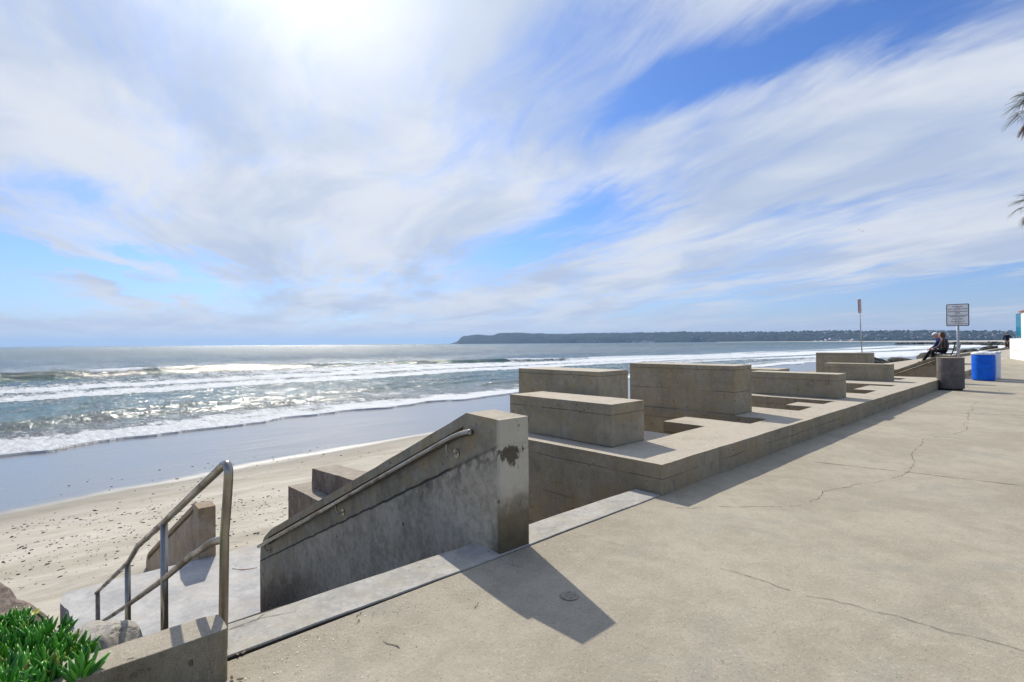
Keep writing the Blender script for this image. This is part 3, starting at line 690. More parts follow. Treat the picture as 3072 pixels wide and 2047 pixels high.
def stairs(name, y0, y1, x0, z0, x1, z1, n, mat, lab):
    out = []; tr = (x0-x1)/n; rz = (z0-z1)/n; x, z = x0, z0
    out.append((x0, z1-.9)); 
    for i in range(n):
        z -= rz; out.append((x, z)); x -= tr; out.append((x, z))
    out.append((x1, z1-.9))
    o = prism(name, out, y0, y1, mat, None, 'y', .002, .008); tag(o, lab, 'stairs', 'stair flights'); return o
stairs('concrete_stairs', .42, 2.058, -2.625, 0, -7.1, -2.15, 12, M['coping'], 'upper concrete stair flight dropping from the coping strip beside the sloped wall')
stairs('concrete_stairs', .27, 1.838, -9.56, -2.15, -15.3, -4.78, 14, M['landing'], 'lower concrete stair flight going from the landing down to the sand')
stairs('concrete_stairs', 18.2, 19.99, -2.4, 0, -7.1, -2.15, 12, M['plat'], 'distant stair flight beyond the far end of the notched platform')
ld = [(-7.08, .30), (-7.08, 3.84), (-9.55, 3.84), (-9.55, 1.2), (-9.58, .6), (-9.53, .2), (-9.2, .17), (-8.9, .22), (-8.5, .27), (-8.0, .24), (-7.5, .30)]
o = prism('stair_landing', ld, -4.6, -2.15, M['landing'], None, amp=.02, bev=.02, step=.06); tag(o, 'pale concrete stair landing seen below the steel handrail', 'landing')
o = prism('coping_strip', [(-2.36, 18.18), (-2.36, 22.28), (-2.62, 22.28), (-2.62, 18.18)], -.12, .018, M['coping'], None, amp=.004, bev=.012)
tag(o, 'distant concrete coping strip behind the grey aggregate bin', 'coping')
bm = bmesh.new(); stick(bm, [gp(533+a,1307+b,-2.15) for a, b in ((0,0),(20,3),(35,2),(58,-2))], .03, -2.146)
o2 = frombm('crack_line', bm, simple('rusty_crack', (.18,.09,.045), .9)); o2.parent = bpy.data.objects['stair_landing']

# sloped stair wall with recess and wall mounted handrail
def stair_wall(y, lab, sx=0, sz=0, rail=True, toe=-7.10, zt=.84, mat=None, name='sloped_stair_wall'):
    root = empty(name, (-2.37+sx, y, sz)); tag(root, lab, 'stair wall')
    s = .456; xk = -2.70; xe = toe; zr = lambda x: zt - s*(xk-x)
    body = [(-2.37, -.35), (-2.37, zt-.010), (xk, zt), (xe+.45, zr(xe+.45)), (xe+.16, zr(xe+.16)-.05), (xe+.02, zr(xe)-.16), (xe, zr(xe)-.36), (xe, zr(xe)-1.4), (-4.0, -1.9)]
    bm = bmesh.new(); prism_bm(bm, [(a+2.37, b) for a, b in body], 0.0, .245, 'y', .003, .1)
    w = frombm('wall', bm, mat or M['wall'])
    # recess cut for the handrail
    b2 = bmesh.new(); xa, xb = xk-.03, xe+.33
    cut = [(xa, zr(xa)-.075), (xa-.03, zr(xa)-.155), (xb, zr(xb)-.175), (xb, zr(xb)-.075)]
    prism_bm(b2, [(a+2.37, b) for a, b in cut], -.05, .085, 'y', 0)
    c = frombm('cutter', b2, None)
    md = w.modifiers.new('b', 'BOOLEAN'); md.object = c; md.operation = 'DIFFERENCE'; md.solver = 'EXACT'
    bpy.context.view_layer.update()
    dg = bpy.context.evaluated_depsgraph_get(); nm = bpy.data.meshes.new_from_object(w.evaluated_get(dg))
    w.modifiers.clear(); w.data = nm; bpy.data.objects.remove(c); w.parent = root; bevel(w, .009)
    if not rail: return root
    yr = -.050
    pts = [(-2.585, .735), (-2.68, .712), (-2.80, .668), (-2.92, .612), (-4.616, -.170), (-6.98, -1.255)]
    pts = [(a+2.37, yr, b+(zt-.84)) for a, b in pts]
    pth = smoothpath(pts[:4], 2)+pts[4:]
    r = tube('handrail', pth, .022, M['steel'], root, 16)
    for bx in (-2.86, -4.64, -6.74):
        zb = -.170 + (bx+4.616)*.4605; zb = min(zb, .64) + (zt-.84)
        bb = bmesh.new()
        tube_bm(bb, smoothpath([(bx+2.37, yr, zb-.015), (bx+2.37, yr, zb-.07), (bx+2.40, yr+.01, zb-.085), (bx+2.42, .0, zb-.08)], 2), .007, 8)
        k = frombm('bracket', bb, M['steel'], r, True)
        bb = bmesh.new(); tube_bm(bb, [(bx+2.42, -.008, zb-.08), (bx+2.42, .004, zb-.08)], .034, 20); frombm('mounting_plate', bb, M['steel'], r)
    return root
stair_wall(2.061, 'large sloped concrete stair wall with a mouldy end column and steel handrail, in the foreground')
stair_wall(1.841, 'small weathered sloped concrete wall standing on the landing below', sx=-7.15, sz=-2.15, rail=False, toe=-8.15, zt=.83,
           mat=concrete('weathered_wall', (.42,.35,.27), (.26,.20,.145), (.36,.24,.09), .6, pits=.5, streak=.3, spot=.35, spotcol=(.05,.035,.015), bump=.6, mscale=2), name='lower_stair_wall')
stair_wall(20.0, 'distant sloped concrete stair wall behind the grey aggregate bin', name='far_stair_wall', mat=M['plat'])

# free standing steel handrail
hr = empty('stair_handrail', (-2.45, .56, .0)); tag(hr, 'free standing tubular steel handrail with four posts in the left foreground', 'handrail')
def rl(p): return (p[0]+2.45, p[1]-.56, p[2])
top = [(-2.452, .560, -.15), (-2.440, .568, .50), (-2.426, .577, .66), (-2.412, .581, .818), (-2.580, .567, .732), (-2.78, .556, .640)]
pth = [Vector(top[0]), Vector(top[1])]+smoothpath(top[1:], 3)[1:]+[Vector(p) for p in ((-3.55, .523, .288), (-4.50, .492, -.128))]
pth += [Vector(p) for p in ((-4.56, .490, -.165), (-4.80, .482, -.305), (-4.88, .479, -.352), (-6.99, .41, -1.312))]
tube('top_rail', [rl(p) for p in pth], .0182, M['steel'], hr, 20)
mr = [(-2.440, .568, .475), (-2.62, .555, .415), (-2.80, .55, .325), (-2.95, .543, .262), (-3.6, .52, -.065), (-4.95, .48, -.705), (-6.72, .42, -1.53)]
tube('middle_rail', [rl(p) for p in smoothpath(mr[:4], 2)+mr[4:]], .0172, M['steel'], hr, 16)
for x, y, zt_, zb_ in ((-3.60, .521, .262, -.75), (-4.93, .478, -.375, -1.3), (-6.86, .414, -1.262, -2.2)):
    tube('post', [rl((x, y, zb_)), rl((x, y, zt_))], .0195, M['steel'], hr, 16)

# ------------------------------------------------------------------ boulders
def rockmat(name, a, b_, c_, streaky=0):
    m, t, b = newmat(name); P = t.node('ShaderNodeTexCoord').outputs['Object']; G = t.node('ShaderNodeNewGeometry').outputs['Position']
    Q = t.vm('MULTIPLY', G, (1, 1, 4.5 if streaky else 1.2)); n = t.noise(Q, 3.2, 9, .68, .8); n2 = t.noise(G, 18, 7, .7, .4)
    c = t.mix(t.ramp(n, .36, .62), a, b_); c = t.mix(t.m('MULTIPLY', t.ramp(n2, .48, .66), .7), c, c_)
    setin(t, b, 'Base Color', c); b.inputs['Roughness'].default_value = .85; b.inputs['Specular IOR Level'].default_value = .3
    bp = t.node('ShaderNodeBump', {'Height': t.m('ADD', n, t.m('MULTIPLY', n2, .5)), 'Strength': .8, 'Distance': .06}); t.l.new(bp.outputs[0], b.inputs['Normal'])
    return m
RM = [rockmat('brown_rock', (.10,.075,.06), (.26,.205,.165), (.045,.035,.03), 1), rockmat('green_rock', (.07,.095,.09), (.17,.20,.19), (.035,.045,.045)),
      rockmat('pale_rock', (.36,.33,.28), (.47,.44,.38), (.14,.12,.09)), rockmat('dark_riprap', (.030,.030,.028), (.095,.088,.075), (.05,.06,.022))]
def rock_mesh(seed, sub=3, cuts=7, rough=.10):
    r = random.Random(seed); bm = bmesh.new(); bmesh.ops.create_icosphere(bm, subdivisions=sub, radius=1.0)
    pl_ = [(Vector((r.gauss(0,1), r.gauss(0,1), r.gauss(0,.8))).normalized(), r.uniform(.55, .85)) for _ in range(cuts)]
    from mathutils import noise as mn
    for v in bm.verts:
        p = v.co.copy()
        for nn, d in pl_:
            k = p.dot(nn)
            if k > d: p -= nn*(k-d)*.93
        p += v.co*(mn.fractal(v.co*1.6+Vector((seed, 0, 0)), 1.0, 2.0, 5)*rough)
        v.co = p
    bmesh.ops.recalc_face_normals(bm, faces=bm.faces)
    me = bpy.data.meshes.new('rock'); bm.to_mesh(me); bm.free(); me.polygons.foreach_set('use_smooth', [True]*len(me.polygons)); return me
def rock(seed, loc, sc, rot, mat, lab, group=None, sub=4, cuts=7, rough=.1):
    me = rock_mesh(seed, sub, cuts, rough); me.materials.append(mat); o = bpy.data.objects.new('boulder', me); COL.objects.link(o)
    o.location = loc; o.scale = sc; o.rotation_euler = rot; tag(o, lab, 'boulder', group); return o
rock(3, (-9.35, -.50, -2.60), (1.15, .66, .74), (.1, .25, .35), RM[0], 'large reddish brown boulder at the left edge above the beach', None, 5, 8, .13)
rock(8, (-7.45, -.02, -2.15), (.42, .30, .50), (0, .2, .3), RM[1], 'dark green boulder wedged between the brown boulder and the landing', None, 5, 6, .08)
rock(5, (-3.75, .20, -.62), (.62, .27, .36), (.05, -.12, .1), RM[2], 'pale sandy boulder between the low wall and the steel handrail', None, 5, 6, .16)
rock(12, (-4.9, .05, -1.25), (.6, .32, .45), (.3, .1, .9), RM[2], 'pale boulder under the lower part of the steel handrail', None, 5, 7, .14)
rock(15, (-6.1, -.22, -1.9), (.7, .45, .5), (.2, .5, .2), RM[1], 'greenish boulder hidden under the succulent leaves', None, 4)
proto = [rock_mesh(100+i, 3, 9, .24) for i in range(7)]
for me_ in proto: me_.materials.append(RM[3])
rr = random.Random(4)
def riprap(n, pos, smin, smax, lab, grp):
    for i in range(n):
        x, y, z = pos(i); me_ = proto[rr.randrange(7)]
        o = bpy.data.objects.new('riprap_boulder', me_); COL.objects.link(o); k = rr.uniform(smin, smax)
        o.location = (x, y, z); o.scale = (k*rr.uniform(.8, 1.35), k*rr.uniform(.8, 1.35), k*rr.uniform(.55, .9)); o.rotation_euler = (rr.uniform(-.5,.5), rr.uniform(-.5,.5), rr.uniform(0,6.3))
        tag(o, lab, 'boulder', grp)
def pos1(i):
    y = 23.5 + (i/260)**1.5*110; u = rr.random(); x = -6.1-u**1.2*5.2
    return (x, y+rr.uniform(-1, 1), -.0-(u*5.2)*.5+rr.uniform(-.15, .2))
riprap(260, pos1, .42, .78, 'dark boulder in the riprap heap along the sea side of the far terrace', 'riprap boulders along the terrace')
def pos2(i):
    f = i/70; px = 2688+f*345+rr.uniform(-3, 3); d = np.interp(px, [2684, 3040], [820, 560]); r = pxdir(px, 1030); r.z = 0
    r = r/r.dot(Vector((fwd.x, fwd.y, 0)).normalized())*(d+rr.uniform(-8, 8)); return (r.x, r.y, SEA+.1+rr.uniform(0, 1)*np.interp(f, [0, .3, 1], [.3, 1.6, 2.2]))
riprap(70, pos2, 2.0, 3.6, 'dark boulder in the low rock jetty reaching into the distant surf', 'boulders of the far jetty')
def pos3(i): return (-5.9-rr.random()*1.0, 135+i*4.0, -.2+rr.uniform(-.1, .35))
riprap(34, pos3, .8, 1.3, 'dark boulder in the last stretch of riprap beyond the walking person', 'far riprap boulders')

# seaweed and pebbles on the sand: too many to count
bm = bmesh.new(); rd = random.Random(11)
def chip(x, y, z, s, el):
    a = rd.gauss(1.57, .35); c_, s_ = math.cos(a), math.sin(a); n = rd.choice((5, 6, 7)); hgt = s*rd.uniform(.25, .7)
    lo, hi = [], []
    for k in range(n):
        th = 2*math.pi*k/n; r_ = rd.uniform(.6, 1.1); px_, py_ = s*el*r_*math.cos(th), s*r_*math.sin(th)
        lo.append(bm.verts.new((x+px_*c_-py_*s_, y+px_*s_+py_*c_, z-.01))); hi.append(bm.verts.new((x+(px_*c_-py_*s_)*.7, y+(px_*s_+py_*c_)*.7, z+hgt*rd.uniform(.7, 1.1))))
    bm.faces.new(hi)
    for k in range(n): bm.faces.new((lo[k], lo[(k+1)%n], hi[(k+1)%n], hi[k]))
def szn(x, y):
    z = float(sand_z(np.array(x), np.array(y))); dr = min(1, max(0, (x+29)/4))
    z += dr*float((fbm(x*1.8, y*1.1, 3)-.5)*.10 + (fbm(x*5, y*3, 2)-.5)*.035) + min(1, max(0, (x+20)/10))*float((fbm(x*.4+4, y*.4, 2)-.5)*.2); return z
cnt = 0
while cnt < 2100:
    x = rd.uniform(-25.5, -10); y = rd.uniform(-3, 19)
    band = math.exp(-((x+19.0-.10*y)/3.2)**2)+.22; cl = float(fbm(x*.9+3, y*.35+8, 3))
    if rd.random() > band*max(0, cl-.36)*5*math.exp(-max(0, y-7)/5.): continue
    s = rd.choice((.007, .009, .011, .014, .018, .026)) * (1.0+.25*(rd.random() < .2)); chip(x, y, szn(x, y)+.004, s, rd.uniform(1.0, 3.2)); cnt += 1
for i in range(60):
    x = rd.uniform(-31, -26); y = rd.uniform(-1, 14); chip(x, y, szn(x, y)+.005, rd.uniform(.015, .05), rd.uniform(1, 2))
o = frombm('seaweed_debris', bm, simple('seaweed', (.025,.02,.016), .8, 0, .4, 3)); tag(o, kind='stuff')

# grit, shell bits and dry leaves on the walkway by the low wall
bm = bmesh.new()
for i in range(420):
    y = rd.uniform(.5, 2.6); x = -2.33+abs(rd.gauss(0, .22)); s = rd.uniform(.0012, .0038)
    if x > -1.2: continue
    a = rd.uniform(0, 6.3); v = [bm.verts.new((x+math.cos(a+k*1.57)*s*rd.uniform(.6, 1.3), y+math.sin(a+k*1.57)*s*rd.uniform(.6, 1.3), .001+s*rd.uniform(.3, .8))) for k in range(4)]
    f = bm.faces.new(v); f.material_index = 0 if rd.random() < .55 else 1
o = frombm('sand_grit', bm, [simple('shell_bits', (.72,.68,.60), .6), simple('dark_grit', (.10,.07,.04), .8)]); tag(o, kind='stuff')
for i, (px_, py_) in enumerate(((533, 1563), (552, 1566), (560, 1503), (545, 1508))):
    gx, gy_ = gp(px_, py_); bm = bmesh.new(); vs = []
    for k in range(9):
        a = k/8*2*math.pi; vs.append(bm.verts.new((.014*math.cos(a), .006*math.sin(a), .004+.006*abs(math.cos(a))+.002*math.sin(3*a))))
    bm.faces.new(vs[:-1]); o = frombm('dry_leaf', bm, simple('dry_leaf', (.09,.05,.02), .7)); o.location = (gx, gy_, .001); o.rotation_euler = (0, 0, i*1.1)
    tag(o, ('dark curled dry leaf at the bottom foot of the low wall', 'dry leaf a little right of the one at the foot of the low wall', 'small brown leaf fragment by the black gap of the coping', 'leaf crumb between the low wall and the coping end')[i], 'dry leaf', 'dry leaves')
# twig beside the column
gx, gy_ = gp(1178, 1296)

# ------------------------------------------------------------------ ice plant
def icemat():
    m, t, b = newmat('ice_plant_leaf'); P = t.node('ShaderNodeNewGeometry').outputs['Position']
    h = t.node('ShaderNodeAttribute', attribute_name='tone').outputs['Fac']; tp = t.node('ShaderNodeAttribute', attribute_name='tip').outputs['Fac']
    c = t.mix(h, (.02,.13,.012), (.12,.40,.03)); c = t.mix(t.m('MULTIPLY', t.ramp(h, .93, .97), .8), c, (.22,.09,.02))
    c = t.mix(t.m('MULTIPLY', t.ramp(tp, .93, 1.0), .5), c, (.25,.06,.02))
    n = t.noise(P, 120, 4, .6); c = t.vm('SCALE', c, scale=t.m('ADD', .8, t.m('MULTIPLY', n, .4)))
    setin(t, b, 'Base Color', c); b.inputs['Roughness'].default_value = .38; b.inputs['Subsurface Weight'].default_value = .25
    b.inputs['Subsurface Radius'].default_value = (.4, 1.0, .1); b.inputs['Subsurface Scale'].default_value = .006
    return m
ip = empty('ice_plant', (-2.6, -.05, .05)); tag(ip, 'bright green succulent ice plant with fat pointed leaves in the bottom left corner', 'plant')
bm = bmesh.new(); tl = bm.verts.layers.float.new('tone'); tp_ = bm.verts.layers.float.new('tip'); rp = random.Random(21)
def leaf(base, direc, L, w, curve, tone):
    direc = direc.normalized(); sd = direc.cross(Vector((rp.gauss(0, .4), rp.gauss(0, .4), 1))).normalized(); un = sd.cross(direc).normalized()
    rings = []; K = 7
    for i in range(K+1):
        f = i/K; c = base+direc*L*f+un*curve*L*f*f
        ww = w*(.62+.55*math.sin(min(1, f*1.15)*math.pi*.62))*(1-f**3.2) if f < 1 else 0
        if i == K: v = bm.verts.new(c); v[tl] = tone; v[tp_] = 1; rings.append([v]); break
        ring = []
        for k, (a, q) in enumerate(((0, 1.0), (60, .62), (120, 1.0), (180, .66), (240, 1.0), (300, .62))):
            an = R_(a+90); v = bm.verts.new(c+(sd*math.cos(an)+un*math.sin(an))*ww*q); v[tl] = tone; v[tp_] = f; ring.append(v)
        rings.append(ring)
    for a, b_ in zip(rings, rings[1:]):
        for k in range(6):
            if len(b_) == 1: bm.faces.new((a[k], a[(k+1) % 6], b_[0]))
            else: bm.faces.new((a[k], a[(k+1) % 6], b_[(k+1) % 6], b_[k]))
def ihgt(x, y):   # canopy height of the mat
    return .120 - .075*min(1, max(0, (-2.40-x)/.25)) - .22*max(0, (y-.02)) - .05*abs(x+2.65)
n = 0
while n < 400:
    x = rp.uniform(-3.35, -2.22); y = rp.uniform(-.62, .16)
    if y > .22-.30*max(0, (-2.50-x)) + (.0 if x < -2.3 else -.06): continue
    if x > -2.32 and y > .10: continue
    z = ihgt(x, y)+rp.uniform(-.045, .025)
    if x > -2.38: z = max(z, .19)
    c = Vector((x, y, z)); lean = Vector((rp.gauss(0, .28), rp.gauss(.12, .28), 1)).normalized(); nl = rp.choice((5, 6, 7, 8))
    for k in range(nl):
        a = k*2.4+rp.random(); side = Vector((math.cos(a), math.sin(a), 0)); opn = rp.uniform(.18, .75)
        leaf(c-lean*rp.uniform(0, .03), lean+side*opn, rp.uniform(.068, .108), rp.uniform(.0082, .0112), rp.uniform(-.05, .25), rp.random())
    n += 1
o = frombm('leaves', bm, icemat(), None, True); o.parent = ip; o.matrix_parent_inverse = Matrix.Translation((2.6, .05, -.05))
bm = bmesh.new()      # woody stems and runners under the leaves
for i in range(50):
    x = rp.uniform(-3.3, -2.45); y = rp.uniform(-.6, .1); z = ihgt(x, y)-.13; a = rp.uniform(0, 6.3)
    tube_bm(bm, smoothpath([(x, y, z-.09), (x+.05*math.cos(a), y+.05*math.sin(a), z-.03), (x+.10*math.cos(a), y+.10*math.sin(a), z+.02)], 1), .004, 6)
o = frombm('stems', bm, simple('plant_stem', (.11,.07,.035), .8), None, True); o.parent = ip; o.matrix_parent_inverse = Matrix.Translation((2.6, .05, -.05))
d_ = pxdir(108, 1838); fl = Vector((0, 0, CAMH))+d_*2.45
bm = bmesh.new()
for ring, (nn, L, tilt) in enumerate(((34, .021, .25), (30, .017, .6), (24, .012, 1.0))):
    for k in range(nn):
        a = k/nn*6.283+ring*.1; dr = Vector((math.cos(a)*math.cos(tilt), math.sin(a)*math.cos(tilt), math.sin(tilt))); sdv = Vector((-math.sin(a), math.cos(a), 0))*.0011
        p0 = Vector((0, 0, 0)); v = [bm.verts.new(p0+sdv*.5), bm.verts.new(dr*L-Vector((0,0,.002))+sdv), bm.verts.new(dr*L-Vector((0,0,.002))-sdv), bm.verts.new(p0-sdv*.5)]; bm.faces.new(v)
f_ = frombm('flower', bm, simple('petal_yellow', (.85,.80,.22), .6, 0, .1)); f_.parent = ip; f_.location = fl-ip.location; f_.rotation_euler = (.5, .3, 0)
f_['label'] = 'pale yellow daisy like flower among the leaves'
bm = bmesh.new(); tube_bm(bm, [(0,0,-.05), (0,0,-.012), (0,0,0)], .004, 8, True, [.003, .006, .007]); s_ = frombm('flower_cup', bm, simple('calyx', (.05,.16,.02), .5), f_, True)

# ------------------------------------------------------------------ bins, signs
cn = empty('litter_bin', (-2.12, 17.4, 0)); tag(cn, 'round grey exposed aggregate litter bin at the end of the seawall', 'litter bin')
bm = bmesh.new(); lathe_bm(bm, [(.24, .0), (.245, .03), (.24, .045)], 48); frombm('base_ring', bm, M['black'], cn)
bm = bmesh.new(); lathe_bm(bm, [(.20, .046), (.275, .046), (.28, .06), (.28, .80), (.282, .82), (.282, .835), (.272, .845), (.238, .845), (.232, .83), (.232, .5), (.20, .5)], 64); frombm('shell', bm, M['aggcan'], cn, True)
bm = bmesh.new(); lathe_bm(bm, [(.283, .822), (.2845, .83), (.2845, .838), (.283, .842)], 48); frombm('rim', bm, M['plat'], cn, True)
def drum(name, x, y, mat, lab, lid=None, dent=0.0):
    r = empty(name, (x, y, gy(y))); tag(r, lab, 'barrel', 'plastic barrels beside the walkway')
    pf = [(.10, .004), (.255, .0), (.272, .012), (.280, .04), (.283, .10), (.287, .25), (.288, .275), (.2865, .285), (.2865, .30), (.288, .31), (.288, .55), (.288, .575), (.2865, .585), (.2865, .60), (.288, .61), (.286, .76), (.279, .80), (.272, .815), (.272, .84), (.255, .845), (.250, .60), (.2, .55)]
    bm = bmesh.new(); lathe_bm(bm, pf, 56); frombm('body', bm, mat, r, True)
    if lid:
        bm = bmesh.new(); rg = [(.292, .815), (.300, .83), (.300, .85), (.288, .872), (.268, .888), (.262, .880), (.262, .86), (.17, .85)]
        rings = []
        for q, z in rg: rings.append([bm.verts.new((q*math.cos(a)*(1+.012*math.sin(5*a+q*9)), q*math.sin(a)*(1+.012*math.sin(4*a)), z+(.012*math.sin(3*a+1)+.006*math.sin(7*a) if z > .86 else 0))) for a in np.linspace(0, 2*math.pi, 49)[:-1]])
        for a, b in zip(rings, rings[1:]):
            for k in range(48): bm.faces.new((a[k], a[(k+1)%48], b[(k+1)%48], b[k]))
        frombm('bag_rim', bm, lid, r, True)
    return r
drum('plastic_barrel', -1.875, 21.95, M['bluepl'], 'bright blue plastic barrel with a white liner rim beside the walkway edge', simple('bin_liner', (.80,.81,.82), .5))
drum('plastic_barrel', -1.80, 22.62, M['whitepl'], 'white plastic barrel standing right behind the blue one', simple('bin_liner_clear', (.75,.79,.78), .5))
def roundrect(w, h, r, n=5):
    out = []
    for cx_, cy_, a0 in ((w/2-r, h/2-r, 0), (-w/2+r, h/2-r, 90), (-w/2+r, -h/2+r, 180), (w/2-r, -h/2+r, 270)):
        for k in range(n+1):
            a = R_(a0+90*k/n); out.append((cx_+r*math.cos(a), cy_+r*math.sin(a)))
    return out
def text_mesh(name, lines, mat, parent, loc, rot, align='CENTER'):
    bm = bmesh.new()
    for txt, size, x, y, mw in lines:
        c = bpy.data.curves.new('t', 'FONT'); c.body = txt; c.size = size; c.align_x = 'CENTER'; c.align_y = 'CENTER'; c.offset = size*.045
        ob = bpy.data.objects.new('t', c); COL.objects.link(ob); bpy.context.view_layer.update()
        w = ob.dimensions.x; me = bpy.data.meshes.new_from_object(ob.evaluated_get(bpy.context.evaluated_depsgraph_get()))
        k = min(1.0, mw/w) if w > 0 else 1
        me.transform(Matrix.Translation((x, y, 0)) @ Matrix.Diagonal((k, 1, 1, 1))); bm.from_mesh(me)
        bpy.data.objects.remove(ob); bpy.data.curves.remove(c); bpy.data.meshes.remove(me)
    me = bpy.data.meshes.new(name); bm.to_mesh(me); bm.free(); o = link(name, me, parent, mat); o.location = loc; o.rotation_euler = rot
    return o
sg = empty('notice_sign', (-2.125, 18.8, 0)); tag(sg, 'square white notice sign with dark border and eight lines of rules on a grey post', 'sign')
bm = bmesh.new(); tube_bm(bm, [(0, .035, -.05), (0, .035, 2.25)], .030, 14); frombm('post', bm, M['galv'], sg, True)
cz = 1.99
def plate(name, w, h, r, y0, y1, mat, cz):
    bm = bmesh.new(); prism_bm(bm, [(a, b+cz) for a, b in roundrect(w, h, r)], y0, y1, 'y', 0); return frombm(name, bm, mat, sg)
pb = plate('sign_border', .485, .615, .03, -.004, .004, M['navyedge'], cz); pf_ = plate('sign_face', .446, .576, .022, -.0065, -.0042, M['signface'], cz)
LN = [('NO ALCOHOL BEACH', .030, .225), ('CMC 40.20.010', .019, .15), ('DOGS ON WALKWAY MUST BE ON LEASH', .030, .42), ('CMC 32.08.060', .019, .15),
      ('SMOKING PROHIBITED ON SEAWALL AND', .030, .42), ('WALKWAY', .030, .11), ('CMC 40.22.010', .019, .15), ('NO BICYCLE RIDING, ROLLER SKATING', .030, .42),
      ('SKATEBOARDING ON WALKWAY', .030, .33), ('CMC 56.04.010', .019, .15), ('NO GLASS OBJECTS', .030, .225), ('CMC 48.12.020', .019, .14), ('FIRES IN FIRE RINGS ONLY', .030, .30), ('CMC 48.14.010', .019, .14), ('CALL 911 FOR EMERGENCY AID', .030, .40)]
ysl = [.238, .208, .168, .136, .097, .062, .030, -.010, -.046, -.076, -.113, -.143, -.180, -.210, -.250]
text_mesh('lettering', [(a, s, 0, y, w) for (a, s, w), y in zip(LN, ysl)], M['ink'], pf_, (0, -.0075, cz), (R_(90), 0, 0))
# far thin sign seen nearly edge on
ts = empty('narrow_sign', (-7.12, 30.72, -.6)); tag(ts, 'tall narrow sign on a leaning thin pole behind the far concrete block', 'sign')
ts.rotation_euler = (0, 0, 0)
d0 = Vector((-7.26, 30.55, 3.45))-Vector((-7.12, 30.72, -.6)); A0 = Vector((0,0,0)); 
tube('pole', [A0, d0*.995], .027, M['galv'], ts, 10)
bm = bmesh.new(); box_bm(bm, -.10, .10, -.012, .012, -.345, .345); bd = frombm('sign_board', bm, M['navyedge'], ts); bevel(bd, .006)
bd.location = d0*.90+Vector((.03, -.04, 0)); bd.rotation_euler = (0, R_(-2), R_(64))
bm = bmesh.new(); box_bm(bm, -.088, .088, -.0150, -.0125, -.33, .325); fc = frombm('sign_face', bm, simple('dim_sign', (.50,.44,.44), .5), bd)
bm = bmesh.new()
for k, (w, hh) in enumerate(((.13,.05),(.10,.035),(.14,.045),(.11,.035),(.13,.045),(.14,.03))): box_bm(bm, -w/2, w/2, -.0175, -.0152, .27-k*.10-hh, .27-k*.10)
frombm('sign_bars', bm, M['orange'], bd)

# ------------------------------------------------------------------ bench and people
bench = empty('bench', (-3.66, 29.0, .268)); tag(bench, 'black slatted metal bench the seated couple are using', 'bench')
def bp_(nm, *boxes):
    bm = bmesh.new()
    for b in boxes: box_bm(bm, *b)
    return frombm(nm, bm, M['black'], bench)
bp_('seat', *[(-.28+i*.115, -.19+i*.115, -.85, .85, .42, .445) for i in range(5)])
bk = bp_('backrest', *[(.30+i*.035, .325+i*.035, -.85, .85, .54+i*.13, .63+i*.13) for i in range(3)])
for yy in (-.8, .8):
    bm = bmesh.new(); tube_bm(bm, smoothpath([(.24, yy, .40), (.30, yy, .5), (.39, yy, .90)], 1), .022, 8); frombm('back_support', bm, M['black'], bench)
    for xx in (-.25, .25): bp_('leg', (xx-.02, xx+.02, yy-.02, yy+.02, .0, .42))
    bp_('armrest', (-.26, .30, yy-.03, yy+.03, .62, .65), (-.26, -.22, yy-.02, yy+.02, .445, .62))
def cloth(name, a, b_=None, sc=25): return simple(name, a, .85, 0, .25, sc, .1, .2, b_)
SKIN = simple('skin', (.48,.26,.18), .55, 0, .08)
def figure(name, loc, joints, bones, fingers, matfn, mats, lab, heads, group=None, rz=0):
    root = empty(name, loc, rz); tag(root, lab, 'person', group)
    keys = list(joints); me = bpy.data.meshes.new('body'); me.from_pydata([joints[k][0] for k in keys], [(keys.index(a), keys.index(b)) for a, b in bones], [])
    o = bpy.data.objects.new('body', me); COL.objects.link(o)
    sk = o.modifiers.new('s', 'SKIN'); 
    for i, k in enumerate(keys):
        r = joints[k][1]; me.skin_vertices[0].data[i].radius = (r, r) if not isinstance(r, tuple) else r
    me.skin_vertices[0].data[keys.index('pelvis')].use_root = True
    sk.use_smooth_shade = True; o.modifiers.new('ss', 'SUBSURF').levels = 2
    bpy.context.view_layer.update(); nm = bpy.data.meshes.new_from_object(o.evaluated_get(bpy.context.evaluated_depsgraph_get()))
    o.modifiers.clear(); o.data = nm; nm.name = 'body'; nm.materials.clear()
    for m_ in mats: nm.materials.append(m_)
    segs = [(Vector(joints[a][0]), Vector(joints[b][0]), a, b) for a, b in bones]
    for p in nm.polygons:
        c = p.center; best = None
        for a, b, ka, kb in segs:
            ab = b-a; tt = max(0, min(1, (c-a).dot(ab)/max(1e-9, ab.length_squared))); dd = (c-(a+ab*tt)).length
            if best is None or dd < best[0]: best = (dd, ka, kb, tt)
        p.material_index = matfn(best[1], best[2], best[3], c)
    o.parent = root
    return root, o
